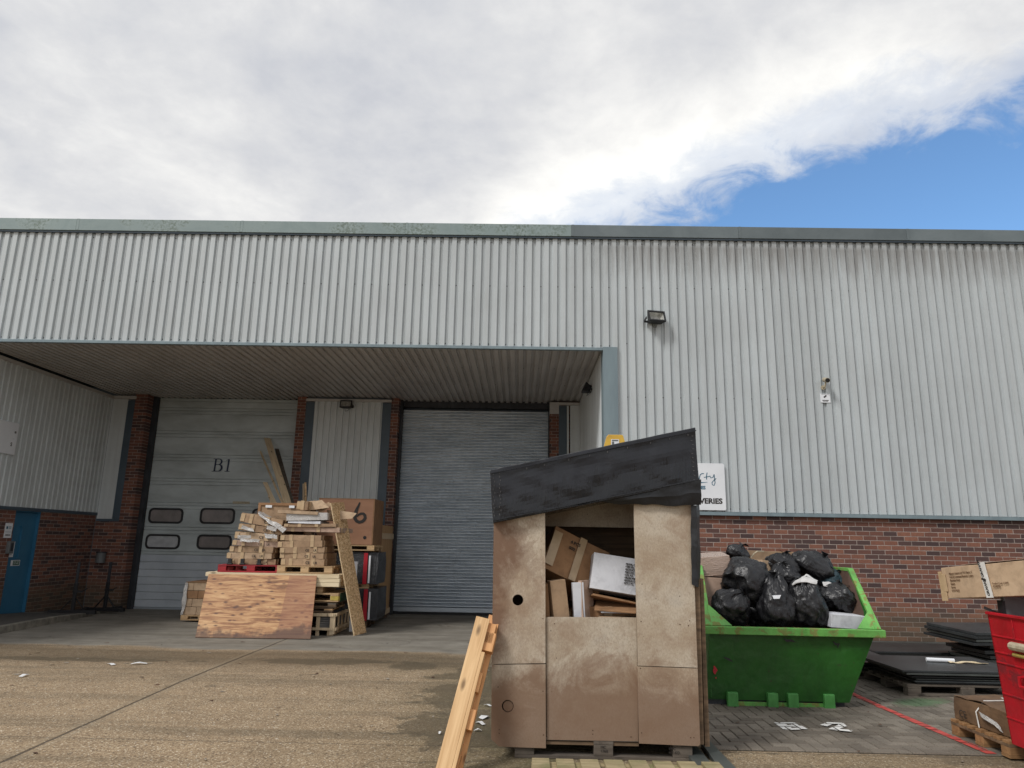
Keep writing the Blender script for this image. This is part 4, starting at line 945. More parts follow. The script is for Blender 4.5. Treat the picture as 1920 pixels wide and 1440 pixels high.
# packs behind: crate of slabs at the bottom, odd pallets, boards on top
def gpt(px, py, z=0.0): return at(px, py, 2, z)
GZ = G(-3, 12.4)
xat = lambda px, py, y=Y0: at(px, py, 1, y).x
zat = lambda px, py, y=Y0: at(px, py, 1, y).z
xe = xat(623, 1186); zc0 = zat(610, 1149)
t = thing('slatted_crate', 'open slatted timber crate packed with grey slabs at the bottom right of the pile', 'crate', (xe-.55, Y0+.55, GZ)); ch = zc0-GZ-.01
m_ = MB()
for x in (-.55, 0, .45): m_.box(x, x+.09, -.5, .5, 0, .09)
m_.box(-.55, .545, -.5, .5, .091, .113)
for x in (-.30, .26, .49): m_.box(x, x+.06, -.522, -.501, .02 if x > .4 else -.0, ch)
for y in (-.52, -.25, 0, .25, .46): m_.box(.551, .572, y, y+.06, .03, ch)
m_.box(-.555, .548, -.544, -.523, ch-.05, ch-.0); m_.box(-.555, .548, -.544, -.523, .09, .13); m_.box(.573, .595, -.5, .55, ch-.05, ch); m_.box(.573, .595, -.5, .55, .08, .13)
m_.build('crate_frame', 'wood_z', t, bevel=.002)
for cx_ in (-.37, -.02, .37):
    m_ = MB(); n_ = int((ch-.16)/.036)
    for k in range(n_): q = random.uniform(-.006, .006); m_.box(cx_-.13+q, cx_+.13+q, -.47, .47, .116+k*.036, .116+k*.036+.031)
    m_.build('slab_stack', 'slab', t, bevel=.004)
def odd_pallet(px, z0_, z1_, rz, label, L, Wd, mats=('wood', 'wood_y'), end=None, nd=6):
    x1 = xat(px, 1120); t = thing('pallet', label, 'pallet', (x1-L/2, Y0+Wd/2+.02, z0_), (0, 0, rz), 'pallets in the recess pile'); H = z1_-z0_
    pallet_parts(t, L, Wd, H, nd, *mats)
    if end:
        m_ = MB(); m_.box(L/2-.13, L/2+.003, -Wd/2-.004, -Wd/2+.1, .0226, H-.0456); m_.build('painted_corner', end, t)
        m_ = MB(); m_.box(L/2+.0035, L/2+.012, -Wd/2+.1, Wd/2, .0, H); m_.build('green_side', 'greenpaint', t)
    return t
za, zb1, zc1 = zat(610, 1139.5), zat(610, 1128.5), zat(610, 1112.5)
odd_pallet(622, zc0, za, radians(2), 'bare pallet lying on the slatted crate', 1.2, 1.0, ('wood_damp', 'wood'), nd=5)
odd_pallet(629, za+.002, zb1, radians(1), 'grey worn pallet, the thin one in the middle of the pile', 1.2, 1.0, ('wood_damp', 'wood_old'))
odd_pallet(635, zb1+.002, zc1, radians(-1), 'pallet with yellow and green painted corner below the sawn boards', 1.2, 1.0, end='yellowpaint')
zk0 = zat(600, 1100.5); ztop_ = zat(600, 1076.5); xr_ = xat(638, 1085)
xl_ = xat(382, 1078)
t = thing('timber_pack', 'pack of pale sawn boards under the stacked cartons', 'timber', ((xr_+xl_)/2, Y0+.5, zc1+.002)); hw = (xr_-xl_)/2; bz = zk0-zc1
m_ = MB()
for x in (-hw+.3, 0, hw-.35): m_.box(x-.05, x+.05, -.45, .45, 0, bz)
m_.build('bearers', 'wood', t)
nb = 3; hb = (ztop_-zk0)/nb; m_ = MB()
for k in range(nb):
    for j in range(7):
        o_ = random.uniform(-.03, .0); lo = -hw+random.uniform(0, .06)+(.10 if k < 2 else 0)
        m_.box(lo, hw+o_, -.49+j*.14, -.49+j*.14+.134, bz+.001+k*hb, bz+.001+(k+1)*hb-.004)
m_.build('boards', 'wood_pale', t, bevel=.003)
ZP = ztop_+.004
# stretcher of rough stock on the left under the pack (seen as dark ends behind the sheet)
t = thing('timber_pack', 'rough dark timber bundle hidden behind the plywood, its ends poking out at left', 'timber', (xat(384, 1100)+.80, Y0+.5, GZ))
m_ = MB()
for k in range(6):
    for j in range(4): o_ = random.uniform(-.05, .05); m_.box(-.78+o_, .55, -.4+j*.2, -.4+j*.2+.14, .02+k*.12, .02+k*.12+.07)
m_.build('boards', 'wood', t, bevel=.004)
# red pallet and wooden pallet on the boards
A = at(414, 1075, 1, Y0+.05); B = at(519, 1075, 1, Y0+.05)
xr = (A.x+B.x)/2; 
t = thing('pallet', 'red painted pallet under the leaning stack of flat cartons', 'pallet', (xr, Y0+.5, ZP), (0, 0, radians(3)), 'pallets in the recess pile')
pallet_parts(t, B.x-A.x+.15, .9, .125, 5, 'redpallet', 'redpallet'); t_red = t
A2 = at(518, 1076, 1, Y0+.02); B2 = at(622, 1076, 1, Y0+.02); xw = (A2.x+B2.x)/2
t = thing('pallet', 'clean pine pallet under the right hand stack of flat cartons', 'pallet', (xw, Y0+.48, ZP), (0, 0, 0), 'pallets in the recess pile')
pallet_parts(t, B2.x-A2.x, .9, .125, 6, 'wood', 'wood_y')
# left stack of flat cartons, leaning right as it climbs
CE = lambda h: [('CE', h*.55, .05, h*.25), ('LR', h*.5, .19, h*.25)]
spots = [ (474, 1057, 474, 0), (473, 1045, 0, 0) ]
ordw = ['lowest', 'second', 'third', 'fourth', 'fifth', 'sixth', 'topmost']
lx = [(430, 511, 1058, 1047), (427, 508, 1046, 1034), (433, 513, 1033, 1021), (436, 518, 1020, 1009), (441, 519, 1009, 995), (446, 524, 995, 982), (450, 527, 984, 966)]
zc = ZP+.127
Yl = Y0+.12
for k, (a, b, yb, yt) in enumerate(lx):
    A = at(a, yb, 1, Yl); B = at(b, yb, 1, Yl); hh = at(a, yt, 1, Yl).z-A.z
    wv = B.x-A.x+.03; tilt = radians([0, -.5, .5, 2, 3.5, 6, 9][k])
    carton(((A.x+B.x)/2, Yl+.36, zc), (0, tilt, radians(random.uniform(-4, 4))), wv, .68, max(.085, hh*.95), f'{ordw[k]} flat carton in the leaning stack on the red pallet',
           ['card', 'card_lt', 'card', 'card_pink', 'card_lt', 'card', 'card'][k], seed=k+1, amp=.010, marks=CE(hh), group='flat cartons on the red pallet')
    zc += max(.085, hh*.95)*.99+(.012 if k > 2 else .004)
# strapping feet on the red pallet
t = thing('plastic_film', 'crumpled clear film sheet draped over the leaning carton stack', 'plastic film', (0, 0, 0))
def crumple(pts_rows, name, mat, parent, amp=.02, seed=0, sub=3, thick=.004):
    """grid surface from rows of control points, displaced"""
    m_ = MB(); R = len(pts_rows); K = len(pts_rows[0]); n1 = (R-1)*sub+1; n2 = (K-1)*sub+1
    for i in range(n1):
        a = min(i//sub, R-2); fa = i/sub-a
        for j in range(n2):
            b = min(j//sub, K-2); fb = j/sub-b
            p = (Vector(pts_rows[a][b])*(1-fb)+Vector(pts_rows[a][b+1])*fb)*(1-fa)+(Vector(pts_rows[a+1][b])*(1-fb)+Vector(pts_rows[a+1][b+1])*fb)*fa
            nv = mn.noise_vector(p*9+Vector((seed, seed*2, 0))); m_.v.append(p+nv*amp)
    for i in range(n1-1):
        for j in range(n2-1): m_.f.append([i*n2+j, i*n2+j+1, (i+1)*n2+j+1, (i+1)*n2+j]); m_.m.append(0)
    o = m_.build(name, mat, parent, fixn=False); s_ = o.modifiers.new('solid', 'SOLIDIFY'); s_.thickness = thick; return o
t.location = at(485, 970, 1, Yl+.1); L0 = Vector(t.location)
def loc(px, py, yy): return at(px, py, 1, yy)-L0
crumple([[loc(486, 958, Yl+.5), loc(505, 968, Yl+.5), loc(536, 985, Yl+.5)], [loc(484, 962, Yl+.0), loc(505, 974, Yl-.02), loc(538, 992, Yl)], [loc(486, 967, Yl-.03), loc(503, 981, Yl-.05), loc(530, 998, Yl-.03)]], 'film', 'clearwrap', t, .025, 3, 5)
for k_, (q0_, q1_, q2_, q3_) in enumerate((((446, 1003), (470, 1003), (472, 1009), (444, 1010)), ((452, 1010), (488, 1012), (486, 1017), (450, 1016)), ((455, 986), (474, 990), (476, 996), (452, 992)), ((496, 1000), (520, 1003), (519, 1010), (498, 1008)), ((500, 984), (519, 990), (517, 997), (499, 992)))):
    P = [at(*q, 1, Yl-.05)-L0 for q in (q0_, q1_, q2_, q3_)]
    crumple([[P[0], P[1]], [P[3], P[2]]], 'torn_film', 'clearwrap', t, .02, k_*3+1, 5)
for px_ in (429, 452, 483):
    A = at(px_, 1057, 1, Yl-.05); lx_ = A.x-t_red.location.x; ly_ = Yl-.04-t_red.location.y
    m_ = MB(); m_.box(lx_-.03, lx_+.03, ly_-.03, ly_+.02, .127, .225); m_.box(lx_-.045, lx_+.045, ly_-.035, ly_+.02, .127, .147); m_.build('plastic_foot', 'black', t_red, bevel=.006)
# right stack
rx = [(527, 608, 1057, 1044), (526, 608, 1044, 1033), (524, 606, 1032, 1021), (521, 604, 1021, 1009), (526, 602, 1009, 998)]
zc = ZP+.127; Yr = Y0+.08
for k, (a, b, yb, yt) in enumerate(rx):
    A = at(a, yb, 1, Yr); B = at(b, yb, 1, Yr); hh = at(a, yt, 1, Yr).z-A.z; wv = B.x-A.x
    carton(((A.x+B.x)/2+.0, Yr+.40, zc), (0, radians([0, 0, -1.5, -2, 0][k]), radians(random.uniform(-2.5, 2.5))), wv, .78, hh*.97, f'{ordw[k]} brown flat carton in the neat stack on the pine pallet', 'card', seed=k+21,
           amp=.006, marks=CE(hh) if k < 3 else None, group='flat cartons on the pine pallet', tapes=True)
    zc += hh*.985
# wide flat boxes on top, shrink wrapped ones, loose flaps
def flat(pa, pb, yb, yt, Y, dep, label, mat, seed, tilt=0, rz=0, amp=.008, grp='flat packs on top of the pine pallet stack', tapes=True, z=None):
    A = at(pa, yb, 1, Y); B = at(pb, yb, 1, Y); hh = at(pa, yt, 1, Y).z-A.z
    return carton(((A.x+B.x)/2, Y+dep/2, A.z if z is None else z), (0, radians(tilt), radians(rz)), B.x-A.x, dep, hh, label, mat, seed, amp, tapes, None, grp)
flat(520, 640, 996, 987, Yr+.04, .8, 'wide flat pack with a pale end, across the neat carton stack', 'card_pink', 41, tilt=.5, rz=-3, tapes=True)
flat(533, 630, 987, 981, Yr, .7, 'thin brown flat pack just below the white film layer', 'card', 42, tilt=-1)
flat(540, 600, 981, 975, Yr-.02, .6, 'torn white paper wad between the flat packs', 'card_white', 43, tilt=1, amp=.02, tapes=False)
flat(537, 614, 975, 961, Yr-.03, .65, 'flat pack wrapped in crumpled clear film near the top of the stack', 'clearwrap', 44, tilt=-2, amp=.014, tapes=False)
flat(520, 596, 963, 957, Yr-.06, .5, 'narrow pale flat box sticking out left near the top', 'card_lt', 45, tilt=1.5, tapes=False)
flat(556, 576, 956, 939, Yr+.05, .3, 'small open brown box on top of the film wrapped pack', 'card', 46, tilt=3)
t = thing('cardboard_sheets', 'crushed brown cardboard sheets heaped beside the leaning strand board', 'cardboard', at(600, 955, 1, Yr+.2)); L0 = Vector(t.location)
for q, (pp, sd_) in enumerate(((((578, 940), (604, 938), (618, 952), (582, 957)), 1), (((590, 957), (617, 941), (622, 946), (604, 962)), 2), (((612, 956), (668, 962), (660, 973), (618, 975)), 3), (((572, 948), (590, 938), (600, 948), (586, 962)), 4))):
    P = [at(x, y, 1, Yr+.16+.08*(i in (0, 1))+.04*q)-L0 for i, (x, y) in enumerate(pp)]
    crumple([[P[0], P[1]], [P[3], P[2]]], 'sheet', 'card' if q % 2 else 'card_lt', t, .012, sd_*5, 4, .006)
# brown framed carton behind, with two white labels
A = at(488, 990, 1, Y0+.9); B = at(565, 990, 1, Y0+.9); zt = at(520, 945, 1, Y0+.9).z
t = thing('cardboard_box', 'big brown framed carton with two white labels behind the two stacks', 'cardboard box', ((A.x+B.x)/2, Y0+1.25, ZP+.0))
hh = zt-ZP; wv = B.x-A.x+.1
warp_box(wv, .7, hh, 60, .004).build('carton', 'card', t, bevel=.004)
m_ = MB(); m_.box(-wv/2-.02, -wv/2+.03, -.37, .37, -.0, hh+.02); m_.box(-wv/2+.031, wv/2, -.372, -.352, hh-.03, hh+.02); m_.build('wooden_edging', 'card_dk', t, bevel=.003)
m_ = MB(); m_.box(-wv/2+.12, -wv/2+.24, -.378, -.3725, hh-.07, hh-.025); m_.box(wv/2-.3, wv/2-.2, -.378, -.3725, hh-.07, hh-.025); m_.build('white_label', 'white', t)
# sticks
def stick(name, label, pa, pb, ya, yb, wd, th, mat, cat='plank'):
    a = at(*pa, 1, ya); b = at(*pb, 1, yb); L = (b-a).length
    q = (b-a).to_track_quat('Z', 'Y'); t = thing(name, label, cat, a, q.to_euler(), 'loose timber in the recess pile')
    m_ = MB(); n = 5
    for k in range(n):
        e = lambda k_: .002*sin(k_*2.1+wd*90)
        m_.add([(-wd/2+e(k), -th/2, L*k/n), (wd/2+e(k), -th/2, L*k/n), (wd/2+e(k), th/2, L*k/n), (-wd/2+e(k), th/2, L*k/n), (-wd/2+e(k+1), -th/2, L*(k+1)/n), (wd/2+e(k+1), -th/2, L*(k+1)/n), (wd/2+e(k+1), th/2, L*(k+1)/n), (-wd/2+e(k+1), th/2, L*(k+1)/n)],
              [(0, 1, 5, 4), (1, 2, 6, 5), (2, 3, 7, 6), (3, 0, 4, 7)]+([(3, 2, 1, 0)] if k == 0 else [])+([(4, 5, 6, 7)] if k == n-1 else []))
    m_.build('timber', mat, t)
    return t
stick('plank', 'tall pale plank leaning up against the sectional door beside the brick pier', (549, 975), (501, 822), Y0+1.9, YB-.1, .15, .03, 'wood_z')
stick('plank', 'dark weathered batten leaning behind the tall pale plank', (556, 975), (519, 842), Y0+1.95, YB-.15, .09, .03, 'wood_old')
stick('plank', 'very thin pale lath leaning left of the tall pale plank', (543, 975), (488, 846), Y0+1.8, YB-.1, .045, .015, 'wood_z')
stick('plank', 'short pale batten sticking up above the framed carton', (524, 965), (497, 905), Y0+1.7, Y0+3.0, .085, .025, 'wood_z')
stick('plank', 'broken pale splinter beside the short pale batten', (516, 960), (504, 930), Y0+1.65, Y0+2.4, .03, .02, 'wood_z')
stick('plank', 'slim brown post upright in front of the ribbed back panel', (573, 990), (572.5, 905), Y0+2.0, Y0+2.2, .035, .035, 'wood')
stick('plank', 'slim pale post beside the brown post, a little shorter', (569, 990), (568.5, 907), Y0+2.1, Y0+2.25, .018, .018, 'wood_z')
# big crate marked 6 on wrapped stacks
Yk = 13.75
A = at(592, 1022, 1, Yk); B = at(698, 1022, 1, Yk); zt = at(660, 935, 1, Yk).z; zb_ = at(698, 1022, 1, Yk).z
wv = B.x-A.x; cx_ = (A.x+B.x)/2; hh = zt-zb_
t = thing('plywood_crate', 'large brown plywood crate sprayed with a black 6, up on a pallet', 'crate', (cx_, Yk+.45, zb_))
m_ = MB(); m_.box(-wv/2, wv/2, -.45, .45, 0, hh); m_.build('crate_body', 'crate6', t, bevel=.006)
m_ = MB(); m_.box(wv/2-.02, wv/2+.004, -.454, .454, -.002, hh+.003); m_.box(-wv/2-.004, wv/2-.021, -.454, -.42, hh-.012, hh+.004); m_.build('corner_edging', 'card_dk', t, bevel=.002)
Mx = frame(at(675, 972, 1, Yk)-Vector((cx_, Yk+.45, zb_))-Vector((0, .008, 0)), (1, 0, 0), (0, 0, 1))
m_ = MB(); s6 = (at(668, 940, 1, Yk)-at(668, 975, 1, Yk)).z/35
stroke(m_, [(v1*s6, v2*s6) for v1, v2 in [(-2, 30), (-4, 24), (-7, 17), (-9, 10), (-10, 4), (-9, -1), (-6, -5), (-1, -7), (4, -6), (8, -3), (10, 1), (9, 6), (6, 9), (1, 9), (-3, 7), (-6, 3)]], [.03, .04, .055, .07, .07, .065, .06, .055, .055, .06, .06, .06, .05, .045, .035, .02], Mx); m_.build('sprayed_number', 'blackprint', t)
m_ = MB(); c0 = at(684, 1008, 1, Yk)-Vector((cx_, Yk+.45, zb_)); m_.tube([c0+Vector((0, -.006, 0)), c0+Vector((0, .002, 0))], .032, 16); m_.build('hand_hole', 'black', t)
zpal = at(698, 1033, 1, Yk).z
t = thing('pallet', 'pallet carrying the big brown crate on top of the wrapped packs', 'pallet', (cx_+.02, Yk+.45, zpal), (0, 0, 0), 'pallets in the recess pile')
pallet_parts(t, wv+.04, .9, zb_-zpal-.002, 6, 'wood', 'wood_y')
def wrapped(px0, px1, yb, yt, label, yk=13.8):
    A = at(px0, yb, 1, yk); B = at(px1, yb, 1, yk); zt = at(px1, yt, 1, yk).z; zb1 = A.z; wv = B.x-A.x; hh = zt-zb1
    t = thing('wrapped_pack', label, 'wrapped pallet load', ((A.x+B.x)/2, yk+.42, zb1), (0, 0, 0), 'shrink wrapped packs under the crate')
    warp_box(wv, .84, hh, int(px0+yb), .018, 10, 8, 8).build('wrapping', 'wrap', t, smooth=False)
    m_ = MB(); m_.box(wv*.18, wv*.27, -.46, -.44, 0.0, hh*.98); m_.build('red_strip', 'redstripe', t)
    m_ = MB(); m_.box(wv*.30, wv*.34, -.458, -.442, 0.02, hh*.9); m_.build('white_strip', 'white', t)
    return t
for z0px, z1px, lb in ((1094, 1036, 'upper grey shrink wrapped pack with a red strip, under the crate pallet'), (1162, 1104, 'lower grey shrink wrapped pack with a red strip, near the floor')):
    wrapped(625, 706, z0px, z1px, lb)
A = at(660, 1165, 1, 13.4)
t = thing('pallet', 'thin pallet between the two grey shrink wrapped packs', 'pallet', (cx_-.0, 14.22, at(660, 1103, 1, 13.8).z), (0, 0, 0), 'pallets in the recess pile'); pallet_parts(t, 1.0, .8, at(660, 1095, 1, 13.8).z-at(660, 1103.5, 1, 13.8).z, 5)
t = thing('pallet', 'dark low pallet on the floor under the wrapped packs', 'pallet', (cx_-.0, 14.22, G(-3, 13.5)), (0, 0, 0), 'pallets in the recess pile'); pallet_parts(t, 1.0, .8, max(.06, at(660, 1162, 1, 13.8).z-G(-3, 13.5)-.002), 5, 'wood_damp', 'wood_damp')
# tall yellow ply crate on the far right of the pile
A = at(709, 1140, 0, at(709, 1140, 1, 14.6).x); xk = A.x
Yk2 = 14.6; xk = at(709, 1060, 1, Yk2).x; yk3 = at(733, 1060, 0, xk).y; zt = at(709, 984, 1, Yk2).z
t = thing('plywood_crate', 'tall narrow yellowish plywood crate at the right end of the pile by the shutter', 'crate', (xk-.45, (Yk2+yk3)/2, G(-3, 15)))
dd = (yk3-Yk2)/2; hh = zt-G(-3, 15)
m_ = MB(); m_.box(-.45, .45, -dd, dd, .10, hh); m_.build('crate_body', 'crate_ply', t, bevel=.004)
m_ = MB(); m_.box(.4505, .475, -dd, dd, hh-.28, hh-.16); m_.box(.4505, .475, -dd-.01, -dd+.08, .1, hh-.281); m_.box(.4505, .475, -dd+.081, dd, .10, .20); m_.build('battens', 'wood_z', t, bevel=.003)
m_ = MB(); m_.box(-.4, .42, -dd, -dd+.1, 0, .099); m_.box(-.4, .42, dd-.1, dd, 0, .099); m_.build('runners', 'wood_damp', t)
# OSB offcut leaning on the packs
a0 = gpt(665, 1192, G(-2.5, 11.8)); a1 = gpt(687, 1186, G(-2.4, 11.9)); tt0 = at(621, 943, 1, a0.y+.10); tt1 = at(645, 941, 1, a1.y+.10)
t = thing('strand_board_plank', 'long strand board plank leaning diagonally against the wrapped packs', 'board', a0)
e_ = (a1-a0); nrm = e_.cross(tt0-a0).normalized(); nrm = nrm if nrm.y > 0 else -nrm
m_ = MB(); m_.slab([Vector((0, 0, 0)), e_, tt1-a0, tt0-a0], nrm*.018); m_.build('board', 'osb', t, bevel=.0015)
m_ = MB(); m_.slab([-e_.normalized()*.007, -e_.normalized()*.0005, tt0-a0-e_.normalized()*.0005, tt0-a0-e_.normalized()*.007], nrm*.018); m_.build('raw_edge', 'osb_edge', t)
# white post and cream-brick pallet
A = at(664, 1095, 1, 13.2); B = at(663, 1058, 1, 13.2)
t = thing('white_post', 'short white plastic post standing behind the strand board plank', 'post', (A.x, 13.2, G(-2.8, 13.2)))
m_ = MB(); m_.box(-.035, .035, -.03, .03, 0, B.z-G(-2.8, 13.2)); m_.build('post_body', 'white', t, bevel=.004)
m_ = MB(); m_.box(-.042, .042, -.037, .037, B.z-G(-2.8, 13.2)+.0005, B.z-G(-2.8, 13.2)+.05); m_.build('post_cap', 'white', t, bevel=.006)
p0 = gpt(342, 1163, G(-5.5, 12.8)); Yc_ = p0.y
A = at(342, 1153, 1, Yc_); B = at(395, 1153, 1, Yc_); zt = at(350, 1092, 1, Yc_).z
t = thing('carton_load', 'wrapped load of cream boxes with a brown band, left of the plywood sheet', 'carton load', ((A.x+B.x)/2+.1, Yc_+.42, A.z))
wv = B.x-A.x+.2; hh = zt-A.z; m_ = MB()
for r_, (z0f, z1f) in enumerate(((0, .245), (.25, .495), (.5, .745), (.75, 1.0))):
    for c_ in range(3):
        o_ = (.1 if r_ % 2 else 0); xa_ = -wv/2+max(0, c_*wv/3-(o_ if c_ else 0)); xb_ = -wv/2+((c_+1)*wv/3-o_ if c_ < 2 else wv)
        m_.box(xa_+.003, xb_-.003, -.4, .4, z0f*hh+.002, z1f*hh-.002, 1 if r_ == 2 else 0)
m_.build('boxes', ['card_lt', 'card_dk'], t, bevel=.004)
m_ = MB(); m_.box(-wv/2-.01, wv/2+.01, -.41, .41, hh+.001, hh+.012); m_.build('top_sheet', 'card_dk', t)
L0 = Vector(t.location); 
crumple([[Vector((-wv/2-.03, -.41, hh)), Vector((-wv/2+.03, -.415, hh))], [Vector((-wv/2-.04, -.41, hh*.5)), Vector((-wv/2+.04, -.415, hh*.5))], [Vector((-wv/2-.03, -.41, 0)), Vector((-wv/2+.02, -.415, 0))]], 'film', 'clearwrap', t, .02, 8, 6)
t = thing('pallet', 'pallet under the wrapped cream boxes beside the sectional door', 'pallet', ((A.x+B.x)/2+.1, Yc_+.42, G(-5.5, 12.8)), (0, 0, 0), 'pallets in the recess pile'); pallet_parts(t, wv+.06, .85, A.z-G(-5.5, 12.8)-.002, 5)

# ------------------------------------------------------------------ the board hut in front
YH = 5.45; HZ = .145
def h(px, py, y=YH): return at(px, py, 1, y)
ox, oy = .6, 5.95
HUT = thing('cardboard_shelter', 'weathered board hut full of waste cardboard with a tilted black wrapped roof', 'waste shelter', (ox, oy, 0))
LO = Vector((ox, oy, 0))
def hp(mb, name, mats, parent=HUT, **k):
    mb.v = [p-LO for p in mb.v]; return mb.build(name, mats, parent, **k)
def holed(mb, pts, holes, off):      # flat panel in the plane y=const with round holes, made with a filled 2D curve
    pass
def panel(name, quad, y, th=.018, holes=(), joint=None):
    cu = bpy.data.curves.new('p', 'CURVE'); cu.dimensions = '2D'; cu.fill_mode = 'BOTH'; cu.extrude = th/2
    def spl(P):
        s_ = cu.splines.new('POLY'); s_.points.add(len(P)-1)
        for q, (a, b) in zip(s_.points, P): q.co = (a, b, 0, 1)
        s_.use_cyclic_u = True
    spl([(p.x, p.z) for p in quad])
    for (c, r) in holes: spl([(c.x+r*cos(2*pi*k/28), c.z+r*sin(2*pi*k/28)) for k in range(28)])
    o_ = bpy.data.objects.new('p', cu); me = bpy.data.meshes.new_from_object(o_); bpy.data.objects.remove(o_)
    for v_ in me.vertices: v_.co = Vector((v_.co.x, y+th/2+v_.co.z, v_.co.y))-LO
    me.materials.clear(); me.materials.append(MT['board'])
    bm = bmesh.new(); bm.from_mesh(me); bmesh.ops.recalc_face_normals(bm, faces=bm.faces); bm.to_mesh(me); bm.free()
    o = bpy.data.objects.new(name, me); C.objects.link(o); o.parent = HUT; o.name = name; return o
hc = h(971, 1125); hr = .040
panel('left_panel', [h(926, 955), h(1022, 955), h(1023, 1243.5), h(922, 1245)], YH, holes=((hc, hr),))
pc = h(952, 1324)
panel('left_panel', [h(922, 1246.5), h(1023, 1245.5), h(1023.5, 1403), h(936, 1400), h(921, 1386)], YH, holes=((pc, .042),))
panel('right_panel', [h(1188, 935), h(1296, 935), h(1308, 1252), h(1196, 1248)], YH)
panel('right_panel', [h(1196, 1249.5), h(1308, 1253.5), h(1313, 1396), h(1309, 1399), h(1198, 1394)], YH)
m_ = MB(); m_.tube([(pc.x+.002, YH+.014, pc.z-.002), (pc.x+.002, YH+.03, pc.z-.002)], .036, 24); hp(m_, 'hole_plug', 'board')
panel('lower_panel', [h(1024, 1157, YH+.02), h(1194, 1158, YH+.02), h(1197, 1390, YH+.02), h(1025, 1387, YH+.02)], YH+.02)
m_ = MB(); A = h(1024, 1389, YH+.02); B = h(1198, 1394, YH+.02); m_.box(A.x, B.x, YH+.03, YH+.06, A.z-.025, A.z-.002); hp(m_, 'bottom_edge', 'wood_damp')
xl0, xl1 = h(924, 1200).x, h(1310, 1200).x
m_ = MB(); m_.box(xl0+.01, xl0+.028, YH+.02, YH+1.0, HZ, 1.66); m_.box(xl1-.03, xl1-.012, YH+.02, YH+1.0, HZ, 1.93); hp(m_, 'side_walls', 'board')
# posts at the window edges
m_ = MB(); a_ = h(1022, 1100).x; b_ = h(1196, 1100).x
m_.box(a_-.06, a_-.0, YH+.04, YH+.10, HZ, 1.68); m_.box(b_+.0, b_+.06, YH+.04, YH+.1, HZ, 1.78); hp(m_, 'inner_posts', 'wood_damp')
m_ = MB(); m_.slab([Vector((xl0+.03, YH+1.0, HZ)), Vector((xl1-.03, YH+1.0, HZ)), Vector((xl1-.03, YH+1.0, 1.96)), Vector((xl0+.03, YH+1.0, 1.66))], (0, .018, 0)); m_.box(xl0+.03, xl1-.03, YH+.06, YH+.99, HZ+.0, HZ+.02); hp(m_, 'back_wall', 'wood_damp')
# pale back-hanging panel under the roof seen through the window
m_ = MB(); q0 = at(1010, 1000, 1, YH+.62); q1 = at(1210, 1000, 1, YH+.62); z0_ = at(1100, 988, 1, YH+.62).z; m_.slab([Vector((q0.x, YH+.62, z0_)), Vector((q1.x, YH+.62, z0_)), Vector((q1.x, YH+.62, 1.97)), Vector((q0.x, YH+.62, 1.80))], (0, .018, 0)); hp(m_, 'hanging_panel', 'board')
# roof slab
rTL, rTR, rBR, rBL = h(919, 881, YH-.06), h(1304, 801, YH-.06), h(1311, 904, YH-.06), h(924, 981, YH-.06)
def wob_slab(corners, dy, name, mat, nx=60, nz=14, amp=.008):
    m_ = MB(); TL, TR, BR, BL_ = corners; idx = {}
    def V(i, j, k):
        if (i, j, k) in idx: return idx[i, j, k]
        fu, fv = i/nx, k/nz; p = (BL_*(1-fu)+BR*fu)*(1-fv)+(TL*(1-fu)+TR*fu)*fv; p = p+Vector((0, dy*j, 0))
        nv = mn.noise_vector(Vector((p.x*5, p.z*9, j*3.))); nv2 = mn.noise_vector(Vector((p.x*17, p.z*5, j*3.)))
        edge = min(1, 6*min(fv, 1-fv)+.3); p = p+Vector((0, 0, .0012*mn.noise(Vector((p.x*6, j, k*.4)))))
        p = p+Vector((nv.x*.003, nv.y*amp*edge*1.6+nv2.y*amp*.5, nv.z*.0012)); m_.v.append(p); idx[i, j, k] = len(m_.v)-1; return idx[i, j, k]
    F = lambda q: (m_.f.append(q), m_.m.append(0))
    for i in range(nx):
        for k in range(nz): F([V(i, 0, k), V(i+1, 0, k), V(i+1, 0, k+1), V(i, 0, k+1)]); F([V(i, 1, k), V(i, 1, k+1), V(i+1, 1, k+1), V(i+1, 1, k)])
        F([V(i, 0, nz), V(i+1, 0, nz), V(i+1, 1, nz), V(i, 1, nz)]); F([V(i, 0, 0), V(i, 1, 0), V(i+1, 1, 0), V(i+1, 0, 0)])
    for k in range(nz): F([V(0, 0, k), V(0, 0, k+1), V(0, 1, k+1), V(0, 1, k)]); F([V(nx, 0, k), V(nx, 1, k), V(nx, 1, k+1), V(nx, 0, k+1)])
    return m_
